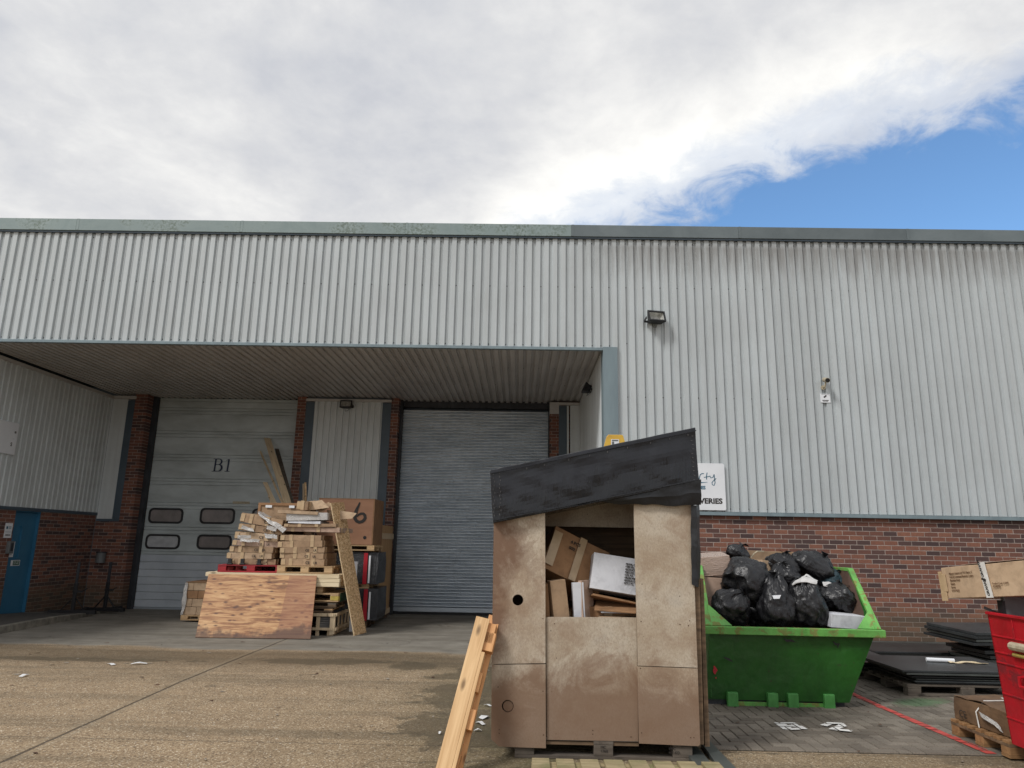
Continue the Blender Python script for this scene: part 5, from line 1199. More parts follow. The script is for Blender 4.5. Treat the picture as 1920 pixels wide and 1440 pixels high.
def m_roof():
    m, t, bs = newmat('wet_black_sheet')
    v1 = coords(t, rnd=False); dr = noi(t, coords(t, (16, 3, .8), rnd=False), 1.3, 5, .6, .3); wr = noi(t, v1, 5, 5, .55, 1.8); dr2 = noi(t, coords(t, (42, 3, 2.2), rnd=False), 1.0, 4, .6, .2)
    sx = N(t, 'ShaderNodeSeparateXYZ'); t.links.new(v1, sx.inputs[0])
    lvl = mth(t, 'SUBTRACT', sx.outputs[2], mth(t, 'MULTIPLY', sx.outputs[0], .222))       # follows the slope of the slab, 1.70 .. 2.2
    dry = ramp(t, mth(t, 'ADD', mth(t, 'MULTIPLY', mth(t, 'SUBTRACT', lvl, 1.92), 2.2), mth(t, 'ADD', mth(t, 'MULTIPLY', dr, 1.1), mth(t, 'MULTIPLY', dr2, .35))), [(.80, 0), (.86, 1)])
    dry = mth(t, 'MULTIPLY', dry, ramp(t, sx.outputs[0], [(-.55+.5, .15), (.0+.5, 1)]) if False else 1.0)
    t.links.new(mixc(t, dry, (.0125, .0135, .017), (.0165, .018, .0235)), bs.inputs['Base Color'])
    t.links.new(ramp(t, dry, [(0, .15), (1, .33)]), bs.inputs['Roughness'])
    bs.inputs['Specular IOR Level'].default_value = .42
    runs = ramp(t, mth(t, 'ABSOLUTE', mth(t, 'SUBTRACT', dr2, .5)), [(0, 1), (.05, 0)])
    fold = mth(t, 'ABSOLUTE', mth(t, 'SUBTRACT', wr, .5))
    hgt = mth(t, 'ADD', mth(t, 'MULTIPLY', runs, mth(t, 'MULTIPLY', mth(t, 'SUBTRACT', 1.0, dry), .3)), mth(t, 'ADD', mth(t, 'MULTIPLY', fold, .8), mth(t, 'MULTIPLY', dry, .1)))
    bump(t, bs, hgt, .5, .010); return m
MT['roof'] = m_roof()
m_ = wob_slab((rTL, rTR, rBR, rBL), 1.15, 'roof', 'roof'); roof = hp(m_, 'wrapped_roof', 'roof', bevel=.006, smooth=False)
sd_dir = (rTR-rTL).normalized(); dn = (rBR-rTR).normalized()
m_ = MB()
for off_ in (.028, ):
    a = rTL+dn*off_+Vector((0, -.012, 0)); b = rTR+dn*off_+Vector((0, -.012, 0)); m_.beam(a, b, .006, .012, up=(0, 1, 0))
    a = rBL-dn*.02+Vector((0, -.010, 0)); b = rBR-dn*.02+Vector((0, -.010, 0)); m_.beam(a, b, .008, .02, up=(0, 1, 0))
o = hp(m_, 'folded_hem', 'roof'); o.parent = roof; 
m_ = MB(); rs = random.Random(4)
for k in range(12):
    p = rTR-sd_dir*(.035+rs.uniform(-.006, .006))+dn*(.03+k*.033)+Vector((0, -.0075, 0)); m_.box(p.x-.006, p.x+.006, p.y-.003, p.y+.003, p.z-.001, p.z+.0012)
    for c_ in (.03, .075):
        p = rTL+sd_dir*(c_+rs.uniform(-.008, .008))+dn*(.04+k*.028)+Vector((0, -.0075, 0)); m_.box(p.x-.001, p.x+.001, p.y-.003, p.y+.003, p.z-.006, p.z+.006)
for k in range(9): p = rTL+sd_dir*(.25+k*.165+rs.uniform(-.04, .04))+dn*.048+Vector((0, -.0075, 0)); m_.box(p.x-.001, p.x+.001, p.y-.003, p.y+.003, p.z-.007, p.z+.007)
o = hp(m_, 'staples', 'slab'); o.parent = roof
# loose tarpaulin below the right of the roof and hanging strip
def hl(px, py, y): return h(px, py, y)-LO
crumple([[hl(1100, 936, YH-.01), hl(1160, 925, YH-.035), hl(1230, 914, YH-.05), hl(1312, 898, YH-.066)], [hl(1126, 939, YH-.01), hl(1180, 935, YH-.045), hl(1240, 930, YH-.06), hl(1313, 923, YH-.07)], [hl(1130, 941, YH-.005), hl(1190, 945, YH-.025), hl(1250, 947, YH-.035), hl(1314, 948, YH-.045)]],
        'loose_tarpaulin', 'tarp', HUT, .016, 2, 9)
crumple([[hl(1295, 946, YH-.02), hl(1305, 947, YH-.03), hl(1310, 946, YH+.05)], [hl(1295, 1000, YH-.012), hl(1306, 1004, YH-.03), hl(1311, 1000, YH+.05)], [hl(1296, 1060, YH-.012), hl(1307, 1060, YH-.025), hl(1313, 1055, YH+.05)], [hl(1297, 1096, YH-.012), hl(1308, 1102, YH-.02), hl(1311, 1100, YH+.05)]],
        'hanging_strip', 'tarp', HUT, .006, 6, 5)
# side boards at the right edge
m_ = MB(); a = h(1311, 1085, YH+.05); b = h(1322, 1398, YH+.05)
m_.slab([h(1302, 1085, YH+.03), h(1312, 1085, YH+.03), h(1320, 1396, YH+.03), h(1308, 1396, YH+.03)], (0, .02, 0)); m_.slab([h(1313, 1085, YH+.07), h(1319, 1085, YH+.07), h(1331, 1400, YH+.07), h(1322, 1400, YH+.07)], (0, .9, 0)); hp(m_, 'side_boards', 'wood_damp')
# upper left side seam piece at the extreme left
m_ = MB()
for (px_, py_) in ((934, 1288), (1018, 1160), (1018, 1296), (936, 1368), (936, 1375), (1019, 1378), (1202, 1165), (1293, 1164), (1291, 1173), (1275, 1171), (1201, 1253), (1203, 1374), (1295, 1383), (1301, 1383), (1040, 1170), (1112, 1371), (1112, 1378), (1184, 1383)):
    p = h(px_, py_, YH-.001); 
    yy_ = YH-.0006 if not (1025 < px_ < 1195) else YH+.0194
    m_.tube([(p.x, yy_, p.z), (p.x, yy_-.0012, p.z)], .0042, 8)
hp(m_, 'nail_heads', 'leaf')
# cartons inside
INS = 'cardboard waste inside the hut'
def inside(px, py, y, rot, w_, d_, h__, label, mat, seed, **k):
    p = at(px, py, 1, y); return carton(p, rot, w_, d_, h__, label, mat, seed=seed, group=INS, **k)
ib = inside(1052, 1100, YH+.45, (radians(-18), radians(24), radians(12)), .50, .40, .36, 'big brown carton tipped on its corner at the left of the hut opening', 'card_dk', 71, amp=.014, marks=[('4 PCS', .035, -.1, .28), ('SIZE', .03, -.1, .23)])
inside(1150, 1113, YH+.30, (radians(-8), radians(8), 0), .40, .30, .27, 'white printed carton wedged in the right of the hut opening', 'card_white', 72, amp=.004, tapes=False,
       marks=[(s_, .016, .05, .215-i*.0205) for i, s_ in enumerate(('MODEL CODE', 'ITEM NO.', 'PRODUCT SIZE', 'PART NO.', 'G.W. KG', 'GROSS WEIGHT', 'MADE IN CHINA', 'QTY: 1 PC'))])
inside(1052, 1180, YH+.12, (0, radians(-7), radians(15)), .12, .10, .36, 'narrow upright brown carton at the lower left of the hut opening', 'card', 73, amp=.004, tapes=False)
inside(1030, 1180, YH+.20, (0, radians(-4), radians(-10)), .05, .25, .34, 'thin dark card flap beside the narrow upright carton', 'card_dk', 74, amp=.006, tapes=False)
inside(1087, 1180, YH+.14, (0, radians(-3), radians(8)), .085, .05, .34, 'white folded card column standing in the hut opening', 'card_white', 75, amp=.002, tapes=False)
inside(1102, 1180, YH+.2, (0, radians(-3), radians(-30)), .03, .20, .36, 'thin grey card sheet upright beside the white column', 'card_pink', 76, amp=.003, tapes=False)
inside(1168, 1180, YH+.22, (0, 0, radians(-2)), .38, .25, .10, 'flat brown box with white top at the sill of the hut opening', 'card', 77, amp=.003, tapes=False)
inside(1168, 1147.5, YH+.22, (0, 0, radians(-2)), .35, .24, .018, 'white lid lying on the flat box at the sill of the hut opening', 'card_white', 78, amp=.002, tapes=False)
inside(1150, 1130, YH+.32, (radians(-10), radians(10), radians(5)), .40, .35, .012, 'bent brown card sheet under the white printed carton', 'card_dk', 79, amp=.008, tapes=False)
inside(1160, 1137, YH+.25, (radians(10), radians(2), radians(-8)), .36, .35, .012, 'second brown card sheet just above the flat box', 'card_dk', 80, amp=.01, tapes=False)
inside(1085, 1020, YH+.62, (radians(5), radians(28), radians(8)), .45, .3, .02, 'dark brown card sheet at the back above the tipped carton', 'card_dk', 81, amp=.012, tapes=False)
inside(1050, 1215, YH+.5, (0, 0, .2), .5, .4, .30, 'buried brown carton low inside the hut on the left', 'card_dk', 82); inside(1140, 1220, YH+.45, (0, 0, -.1), .5, .5, .35, 'buried brown carton low inside the hut on the right', 'card_dk', 83)

# yellow plate behind the roof
A = at(1153, 815, 1, 6.75); t = thing('yellow_plate', 'yellow tapered plate poking up behind the black wrapped roof', 'plate', (A.x, 6.75, A.z-.30))
s_ = 1/((FPX/6.6)); zt_ = .30
m_ = MB(); m_.slab([(-.16, 0, 0), (.16, 0, 0), (.078, 0, zt_-.09+.085), (.058, 0, zt_), (-.062, 0, zt_), (-.08, 0, zt_-.02)], (0, .02, 0)); m_.build('plate_body', 'yellow', t, bevel=.004)
m_ = MB(); m_.box(-.038, .038, -.003, -.0005, zt_-.11, zt_-.045); m_.build('plate_label', 'white', t); m_ = MB(); m_.box(-.03, .03, -.005, -.0032, zt_-.062, zt_-.05); m_.box(-.03, -.01, -.005, -.0032, zt_-.1, zt_-.068); m_.build('printed_mark', 'greyplastic', t)
m_ = MB(); m_.box(-.03, .03, .021, .06, -A.z+.3, .05); m_.build('post', 'steel_dk', t)
# pallet under the hut, pallet in front, steel channels
t = thing('pallet', 'dark damp pallet under the board hut', 'pallet', (.62, 5.97, .002), (0, 0, 0), 'pallets in the foreground')
pallet_parts(t, 1.26, 1.0, .142, 6, 'wood_old', 'wood_old_y')
for tx, (px_, py_) in (('MC\n1768', (1134, 1402)), ('IPPC\nHT-KD', (1262, 1404))):
    p = at(px_, py_, 1, 5.46)-Vector((.62, 5.97, .002)); lettering(tx, .026, 'blackprint', frame((p.x-.03, -.5035, .075), (1, 0, 0), (0, 0, 1)), t, 'burnt_stamp', th=.0005)
t = thing('pallet', 'mossy pale pallet lying flat at the bottom edge of the picture', 'pallet', (.70, 4.47, .0), (0, 0, radians(90)), 'pallets in the foreground')
pallet_parts(t, 1.0, 1.2, .142, 8, 'wood_moss', 'wood_moss', bw=.115)
def groundslab(pts, z0_, th, mat, name, label, cat):
    P = [at(px_, py_, 2, z0_+th) for px_, py_ in pts]; c_ = sum(P, Vector())/len(P); t = thing(name, label, cat, (c_.x, c_.y, z0_))
    m_ = MB(); m_.slab([(p.x-c_.x, p.y-c_.y, th) for p in P], (0, 0, -th)); m_.build('plate', mat, t, bevel=.002); return t
groundslab([(1275, 1391), (1300, 1391), (1352, 1452), (1312, 1448)], .014, .03, 'slate2', 'steel_channel', 'dark steel strip sticking out below the hut, nearer its middle', 'steel strip')
groundslab([(1312, 1388), (1330, 1388), (1400, 1460), (1362, 1458)], .014, .03, 'slate2', 'steel_channel', 'dark steel strip at the right corner below the hut', 'steel strip')

# pine pallet stood on end leaning on the hut's left side
bot = Vector((-.475, 4.98, .0)); top = at(907, 1158, 1, 5.36)
t = thing('pallet', 'orange pine pallet stood on end and leaning on the hut at left', 'pallet', bot, (0, 0, 0), 'pallets in the foreground')
ax = (top-bot); LL = ax.length; ax.normalize(); wx = (Vector((1, 0, .05))-ax*ax.x); wx = (wx-ax*wx.dot(ax)).normalized(); dp = ax.cross(wx); dp = dp if dp.y > 0 else -dp
rotm = Matrix((wx, dp, ax)).transposed(); t.rotation_euler = rotm.to_euler()
m_ = MB(); m_.box(-.055, .045, 0, .024, 0, LL); m_.build('face_board', 'wood_new', t, bevel=.002)
m_ = MB(); m_.box(.020, .105, .105, .128, .0, LL+.06); m_.build('rear_board', 'wood_orange', t, bevel=.002)
m_ = MB(); m_.box(.046, .070, .0, .10, .02, LL*.78); m_.build('edge_board', 'wood_new', t, bevel=.002)
for z0_, z1_, x1_ in ((.0, .17, .082), (.32, .45, .11), (.56, .69, .09), (.84, .97, .115), (LL-.16, LL-.02, .10)): m_ = MB(); m_.box(-.02, x1_, .0245, .104, z0_, z1_); m_.build('block', 'wood_orange', t, bevel=.003)

# ------------------------------------------------------------------ green skip
YS = 7.3; th_ = .006
sk = thing('skip', 'battered green steel skip heaped with black rubbish bags', 'skip', (2.6, 8.1, 0), (0, 0, radians(0)))
def sh_(x, y, z): return Vector((x-2.6, y-8.1, z))
ZL, ZH = .70, 1.27        # low front lip, high sides
xb0, xb1 = 1.82, 3.16; xt0, xt1 = 1.86, 3.455; yf, ys_, ybk = 7.30, 7.86, 9.0
zb0 = .06
m_ = MB()
F = [sh_(xb0, yf, zb0), sh_(xb1, yf-.04, zb0), sh_(xt1-.02, yf-.1, ZL), sh_(xt0, yf-.06, ZL)]
Bk = [sh_(xb0, ybk-.25, zb0), sh_(xb1, ybk-.25, zb0), sh_(xt1-.0, ybk, ZH), sh_(xt0, ybk, ZH)]
def wall(mb, pts, inward):       # thin plate
    mb.slab(pts, Vector(inward)*.012)
wall(m_, F, (0, 1, 0)); m_.build('front_plate', 'green', sk); m_ = MB(); wall(m_, Bk, (0, -1, 0))
mR = [F[1], Bk[1], Bk[2], sh_(xt1+.09, ys_, ZH), F[2]]; mL = [F[0], Bk[0], Bk[3], sh_(xt0+.08, ys_, ZH), F[3]]
m_.build('back_plate', 'green', sk)
m2 = MB(); m2.slab(mR, Vector((-.012, 0, 0))); m2.build('side_plate', ['green'], sk); m2 = MB(); m2.slab(mL, Vector((.012, 0, 0))); m2.build('side_plate', ['green'], sk)
m2 = MB(); inn = [p+Vector((-.016, .0, .0)) for p in mR]; m2.slab([inn[0]+Vector((0, .03, 0)), inn[1]+Vector((0, -.03, 0)), inn[2]+Vector((0, -.03, -.01)), inn[3]+Vector((0, 0, -.01)), inn[4]+Vector((0, .03, -.01))], (-.004, 0, 0)); m2.slab([F[0]+Vector((.02, .03, .01)), F[1]+Vector((-.02, .03, .01)), Bk[1]+Vector((-.02, -.03, .01)), Bk[0]+Vector((.02, -.03, .01))], (0, 0, .01))
bi = [p+Vector((0, -.016, -.01)) for p in (Bk[0], Bk[1], Bk[2], Bk[3])]; m2.slab(bi, (0, -.004, 0)); m2.build('inner_lining', 'rust', sk)
m_ = MB()
lipA, lipB = F[3]+Vector((-.06, -.03, .0)), F[2]+Vector((.07, -.03, .0))
m_.beam(lipA, lipB, .075, .07, up=(0, 0, 1))
m_.build('front_lip', 'green_rim', sk, bevel=.006)
for nm, A_, Bm, C_ in (('side_rim', F[2]+Vector((.02, -.02, .03)), mR[3], mR[2]), ('side_rim', F[3]+Vector((-.015, -.02, .03)), mL[3], mL[2])):
    m_ = MB(); m_.beam(A_, Bm, .055, .035); m_.beam(Bm, C_, .055, .035); m_.build(nm, 'green_rim', sk, bevel=.005)
# gussets where the low lip meets the sides
for tri in (([F[2]+Vector((.02, -.01, .035)), F[2]+Vector((-.16, .02, .035)), F[2]+Vector((.045, .16, .22))]), ([F[3]+Vector((-.01, -.01, .035)), F[3]+Vector((.03, .16, .22)), F[3]+Vector((.22, .02, .035))])):
    m_ = MB(); m_.add(tri, [(0, 1, 2)]); o = m_.build('corner_gusset', 'green_rim', sk, fixn=False); s_ = o.modifiers.new('solid', 'SOLIDIFY'); s_.thickness = .008
for px_ in (1374, 1449, 1487, 1555):
    p = at(px_, 1315, 1, yf-.05); m_ = MB(); c_ = sh_(p.x, yf-.03, 0); m_.box(c_.x-.05, c_.x+.05, c_.y-.04, c_.y+.015, .005, .135); m_.build('lifting_lug', 'green_lug', sk, bevel=.008)
m_ = MB(); p0_, p1_ = at(1374, 1325, 1, yf), at(1555, 1325, 1, yf); m_.box(p0_.x-2.6, p1_.x-2.6, yf-8.1-.025, yf-8.1-.0, .004, .045); m_.build('base_rail', 'green_rim', sk, bevel=.004)
m_ = MB(); m_.box(xb0-2.6+.02, xb1-2.6-.02, -.78, .6, .0, .058); m_.build('skid_base', 'steel_dk', sk)
m_ = MB(); m_.box(-.745, -.735, -.815, -.806, .08, .66); m_.build('corner_seam', 'green', sk)
for sx0, sz0, pts_ in ((1478, 1201, [(-.05, .02), (-.02, .0), (.02, .005), (.06, -.01)]), (1566, 1208, [(-.03, .03), (.0, .0), (.03, .01), (.01, -.03)]), (1366, 1236, [(-.05, .02), (0, 0), (.04, -.02)])):
    m_ = MB(); p_ = at(sx0, sz0, 1, yf-.085); yy_ = yf-.05-.055*(p_.z/ZL)-.008-8.1
    stroke(m_, pts_, [.006]+[.022]*(len(pts_)-2)+[.005], frame((p_.x-2.6, yy_, p_.z), (1, 0, 0), (0, 0, 1))); m_.build('scrape_mark', 'black', sk)
m_ = MB(); Mx = frame(at(1341, 1255, 1, yf-.035)-Vector((2.6, 8.1, 0)), (1, 0, 0), (0, 0, 1))
stroke(m_, [(-.012, .032), (-.004, .012), (.0, -.006), (-.008, -.024), (-.004, -.045)], [.008, .026, .044, .030, .008], Mx, z=.004); stroke(m_, [(.0, -.07), (.006, -.082)], [.012, .01], Mx, z=.004); m_.build('red_paint_mark', 'redstripe', sk)

# bags
def bag(px, py, y, rx, ry, rz_, label, seed, tilt=(0, 0, 0), neck=.5, mat='bag', twist=0.0, name='rubbish_bag', patch=None):
    c = at(px, py, 1, y); t = thing(name, label, 'rubbish bag', (c.x, c.y, c.z), tilt, 'rubbish bags in the green skip')
    m_ = MB(); nu, nv_ = 104, 64
    for j in range(nv_+1):
        ph_ = pi*j/nv_
        for i in range(nu):
            th = 2*pi*i/nu
            d = Vector((sin(ph_)*cos(th), sin(ph_)*sin(th), cos(ph_)))
            r = 1+.20*mn.noise(d*1.4+Vector((seed*3.1, 0, 0)))+.07*mn.noise(d*3+Vector((0, seed, 0)))
            up = max(0, (d.z-.15)/.85); pinch = 1-neck*up**1.8
            wv_ = .5*mn.noise(d*2.2+Vector((seed, 2, 0)))
            f1 = 1-abs(mn.noise(Vector((cos(th+wv_)*3.6, sin(th+wv_)*3.6, ph_*.9+seed*1.7))))*2.6
            f2 = 1-abs(mn.noise(Vector((cos(th-wv_)*8, sin(th-wv_)*8, ph_*2.0+seed*2.9))))*2.4
            f3 = 1-abs(mn.noise(Vector((d.x*3.2+seed, d.y*3.2, d.z*9))))*2.6
            fold = .075*max(0, f1)*(.35+up)+.022*max(0, f2)+.030*max(0, f3)*max(0, 1-up*1.5)+.07*(up**.8)*max(0, sin(th*9+seed+4*mn.noise(Vector((d.z*2, seed, 0)))))
            p = Vector((d.x*rx*pinch, d.y*ry*pinch, d.z*rz_*(1+.05*up**3)))*(r-fold)
            if d.z < -.55: p.z = max(p.z, -rz_*.62-.04*mn.noise(d*3))
            m_.v.append(p)
    for j in range(nv_):
        for i in range(nu): m_.f.append([j*nu+i, j*nu+(i+1) % nu, (j+1)*nu+(i+1) % nu, (j+1)*nu+i]); m_.m.append(0)
    m_.build('sack', mat, t, smooth=True, fixn=True)
    # gathered ears above the knot
    m_ = MB(); ear = MB()
    n = 9
    for e in range(2):
        base = Vector((0, 0, rz_*.93)); an = seed*1.3+e*2.4
        rows = []
        for k in range(4):
            rows.append([base+Vector((cos(an)*k*.02+cos(an+pi/2)*(q-1.5)*.010*k, sin(an)*k*.02+sin(an+pi/2)*(q-1.5)*.010*k, k*.010+.008*mn.noise(Vector((k, q, seed)))*2)) for q in range(4)])
        crumple(rows, 'tied_end', mat, t, .008, seed+e, 3)
    return t
bag(1402, 1098, 7.78, .31, .27, .31, 'largest black bag, bulging over the left of the skip', 1, (radians(-15), radians(62), .3), .30)
bag(1372, 1140, 7.52, .21, .18, .20, 'small knotted black bag in the left front corner of the skip', 2, (radians(20), radians(35), 0), .4)
bag(1455, 1134, 7.53, .20, .20, .31, 'upright black bag with a white and blue scrap in the middle of the skip', 3, (radians(-8), radians(4), 0), .35)
bag(1513, 1137, 7.53, .20, .20, .285, 'upright black bag with white fabric spilling from its open top', 4, (radians(-6), radians(-4), .7), .15)
bag(1573, 1124, 7.72, .22, .2, .17, 'black bag lying on its side at the right, above the white carton', 5, (0, radians(25), .5), .35)
bag(1530, 1068, 8.15, .30, .22, .19, 'black bag with a pointed end at the back right of the heap', 6, (0, radians(38), 0), .5)
bag(1468, 1060, 8.15, .19, .18, .14, 'flat black bag at the back middle of the heap', 7, (0, radians(10), 0), .4)
bag(1470, 1083, 7.95, .19, .18, .17, 'black bag in the middle row below the flat one', 8, (0, radians(-10), 1.0), .3)
bag(1383, 1038, 8.25, .13, .12, .11, 'smallest black bag, topmost at the back left of the skip', 9, (0, radians(30), 0), .4)
bag(1425, 1150, 7.75, .18, .18, .2, 'half buried black bag low between the big bag and the upright ones', 10, (0, 0, 0), .2)
bag(1545, 1150, 8.1, .3, .3, .3, 'half buried black bag under the right side of the heap', 11, (0, 0, 1), .2)
A = at(1457, 1119, 1, 7.33); 
t = thing('paper_scrap', 'small white and blue scrap on the middle upright bag', 'litter', A, (0, 0, 0))
crumple([[Vector((-.05, 0, .012)), Vector((.04, 0, .018))], [Vector((-.04, -.012, -.018)), Vector((.02, -.01, -.016))]], 'scrap', 'white', t, .006, 2, 4)
t = thing('fabric_bundle', 'crumpled white fabric spilling out of the upright bag', 'fabric', at(1510, 1092, 1, 7.52)); L0 = Vector(t.location)
crumple([[loc(1484, 1100, 7.45), loc(1500, 1090, 7.42), loc(1520, 1090, 7.42), loc(1530, 1094, 7.45)], [loc(1483, 1095, 7.55), loc(1500, 1082, 7.52), loc(1512, 1080, 7.52), loc(1532, 1088, 7.55)], [loc(1490, 1092, 7.7), loc(1500, 1082, 7.72), loc(1515, 1081, 7.72), loc(1530, 1086, 7.7)]], 'cloth', 'cloth', t, .035, 5, 7, .008)
t = thing('fabric_bundle', 'small white cloth by the blue cushion at the right of the heap', 'fabric', at(1556, 1096, 1, 7.8)); L0 = Vector(t.location)
crumple([[loc(1544, 1095, 7.7), loc(1556, 1098, 7.7), loc(1568, 1105, 7.7)], [loc(1545, 1090, 7.85), loc(1557, 1091, 7.85), loc(1569, 1098, 7.85)]], 'cloth', 'cloth', t, .03, 9, 7, .008)
bag(1560, 1090, 8.05, .16, .13, .12, 'rounded dark blue cushion at the right of the heap', 12, (0, radians(20), 0), .0, 'teal_cloth', name='cushion')['category'] = 'cushion'
for o in [x for x in C.objects if x.name.startswith('cushion')]: o['group'] = 'soft waste in the green skip'
p = at(1586, 1176, 1, 7.50); carton((p.x-.0, 7.50, at(1586, 1177, 1, 7.42).z), (radians(2), radians(3), radians(4)), .43, .26, .125, 'white carton lying at the right end of the skip lip', 'card_white', 90, amp=.003, tapes=False, group='cartons in the green skip')
p = at(1340, 1095, 1, 7.9); carton((p.x-.05, 8.15, at(1340, 1078, 1, 7.8).z), (radians(4), radians(-6), radians(-6)), .50, .55, .20, 'film wrapped pinkish carton at the left end of the heap', 'stretch', 91, amp=.016, tapes=False, group='cartons in the green skip')
carton((p.x-.02, 8.10, at(1340, 1120, 1, 7.8).z), (0, radians(2), radians(-6)), .5, .5, .2, 'pinkish carton under the film wrapped one', 'card_pink', 92, amp=.012, tapes=False, group='cartons in the green skip')
p = at(1450, 1060, 1, 8.6); carton((p.x, 8.75, p.z), (0, radians(1), radians(3)), .62, .2, .16, 'long flattened orange-brown carton at the back of the skip', 'card', 93, amp=.004, tapes=False, group='cartons in the green skip')
p = at(1437, 1090, 1, 8.1); carton((p.x, 8.2, p.z), (0, radians(6), radians(20)), .2, .2, .22, 'small pale open carton peeking out behind the largest bag', 'card_lt', 94, amp=.006, tapes=False, group='cartons in the green skip')
t = thing('plastic_strap', 'pale green strap curling over the cartons at the back of the skip', 'strap', at(1415, 1045, 1, 8.3)); L0 = Vector(t.location)
m_ = MB(); m_.tube([loc(1408, 1046, 8.3), loc(1414, 1038, 8.3), loc(1420, 1034, 8.3), (loc(1432, 1034, 8.35))], .009, 6); m_.build('strap', 'greenpaint' if 0 else 'cream', t)
t = thing('torn_card', 'torn orange card scrap standing at the right inner wall of the skip', 'litter', at(1600, 1117, 1, 8.2)); L0 = Vector(t.location)
crumple([[loc(1597, 1108, 8.25), loc(1600, 1107, 8.25)], [loc(1593, 1124, 8.2), loc(1606, 1126, 8.2)]], 'card_scrap', 'orange', t, .012, 4, 5)

# ------------------------------------------------------------------ stacks of dark boards
def boards(px0, py0, Y, x1, dep, zb1, n, hh, label, mats=('slate',), jit=.05, rz=0.0, tiltx=0, name='board_stack'):
    """stack of dark panels, near-left corner at px0,py0"""
    A = at(px0, py0, 1, Y); t = thing(name, label, 'board stack', ((A.x+x1)/2, Y+dep/2, zb1), (radians(tiltx), 0, radians(rz)), 'dark board stacks by the brick wall'); wv = x1-A.x; rs = random.Random(int(px0))
    for k in range(n):
        q = rs.uniform(-jit, jit); e = rs.uniform(-jit, jit); m_ = MB(); g = hh/n
        m_.box(-wv/2+q, wv/2+q*.5, -dep/2+e*.6, dep/2+e, k*g, k*g+g*rs.uniform(.62, .9)); m_.build('panel', mats[k % len(mats)], t, bevel=.003)
    return t
boards(1700, 1250, 7.85, 5.35, 1.05, .225, 2, .05, 'upper dark boards of the nearest low stack, with a white tube on top', ('slate2', 'slate'), .05)
boards(1712, 1276, 7.92, 5.30, .95, .130, 5, .093, 'lower dark boards of the nearest low stack, resting on the old pallet', ('slate', 'slate', 'slate2'), .07)
t = thing('pallet', 'old dark pallet under the nearest stack of dark boards', 'pallet', (4.67, 8.42, .014), (0, 0, 0), 'pallets in the foreground'); pallet_parts(t, 1.24, 1.05, .115, 6, 'wood_old', 'wood_old_y')
boards(1602, 1290, 8.85, 4.55, 1.2, .10, 4, .10, 'ragged low stack of dark boards partly behind the green skip', ('slate', 'slate2', 'slate'), .12, rz=-5)
t = thing('pallet', 'old pallet under the ragged dark boards behind the skip', 'pallet', (3.95, 9.40, .014), (0, 0, radians(-4)), 'pallets in the foreground'); pallet_parts(t, 1.1, 1.1, .085, 5, 'wood_old', 'wood_old_y')
boards(1640, 1240, 10.5, 6.9, 1.0, .02, 3, .09, 'long dark sheets stacked flat along the foot of the brick wall', ('slate', 'slate2', 'slate'), .10)
boards(1612, 1225, 11.6, 7.0, .3, .02, 2, .07, 'dark timber lengths against the foot of the brick wall', ('slate2',), .05)
boards(1846, 1205, 9.75, 7.0, .8, .02, 5, .29, 'lower dark sheets of the tilted pile behind the red bin', ('slate', 'slate2', 'slate'), .08, rz=3)
boards(1820, 1205, 9.6, 7.0, .9, .33, 4, .17, 'tilted upper dark sheets of the pile behind the red bin', ('slate', 'slate2', 'slate'), .10, rz=8, tiltx=2)
t = thing('white_tube', 'short white tube lying on the nearest stack of dark boards', 'tube', (at(1737, 1241, 1, 8.45).x, 8.45, .295))
m_ = MB(); m_.tube([(0, 0, 0), (.28, -.05, 0)], .022, 12); m_.build('tube_body', 'white', t)
t = thing('paper_strip', 'crumpled cream paper strip beside the white tube', 'litter', (at(1775, 1243, 1, 8.4).x, 8.35, .28)); 
crumple([[Vector((0, 0, 0)), Vector((.2, 0, .01)), Vector((.42, -.03, 0))], [Vector((0, .06, 0)), Vector((.2, .06, .01)), Vector((.42, .02, 0))]], 'paper', 'wood_pale', t, .02, 3, 6)

# ------------------------------------------------------------------ damp carton on its pallet, right
t = thing('pallet', 'pallet with orange board ends beside the red bin, carrying a sodden carton', 'pallet', (4.20, 6.03, .014), (0, 0, radians(1)), 'pallets in the foreground')
pallet_parts(t, 1.2, .70, .12, 7, 'wood_wet', 'wood_damp', bw=.07)
m_ = MB()
t2 = thing('sodden_carton', 'sodden dark brown carton tied with string on the pallet by the red bin', 'cardboard box', (4.17, 6.06, .137), (0, 0, radians(1.5)), )
warp_box(1.02, .62, .17, 101, .03, 10, 8, 5).build('carton', 'card_wet', t2, bevel=.004)
m_ = MB(); m_.tube([(-.54, .0, .0), (-.54, .02, .11), (-.46, .03, .19), (-.2, .02, .20), (.5, .05, .195)], .005, 6); m_.build('string', 'tape_w', t2)
crumple([[Vector((-.545, -.02, .13)), Vector((-.54, -.20, .09))], [Vector((-.55, -.05, .10)), Vector((-.545, -.3, .03))]], 'torn_film', 'clearwrap', t2, .02, 5, 6)
lettering('CE', .08, 'blackprint', frame((-.542, .24, .03), (0, -1, 0), (0, 0, 1)), t2, 'printed_mark', th=.0006)
crumple([[Vector((-.53, -.31, .168)), Vector((.0, -.33, .182)), Vector((.5, -.32, .17))], [Vector((-.50, .0, .19)), Vector((.0, .0, .197)), Vector((.5, .0, .19))], [Vector((-.53, .31, .175)), Vector((.0, .31, .185)), Vector((.5, .31, .17))]], 'top_flap', 'card_wet', t2, .015, 7, 6)
m_ = MB(); m_.box(-.30, -.16, -.05, .06, .208, .212); m_.build('paper_label', 'tape_w', t2)

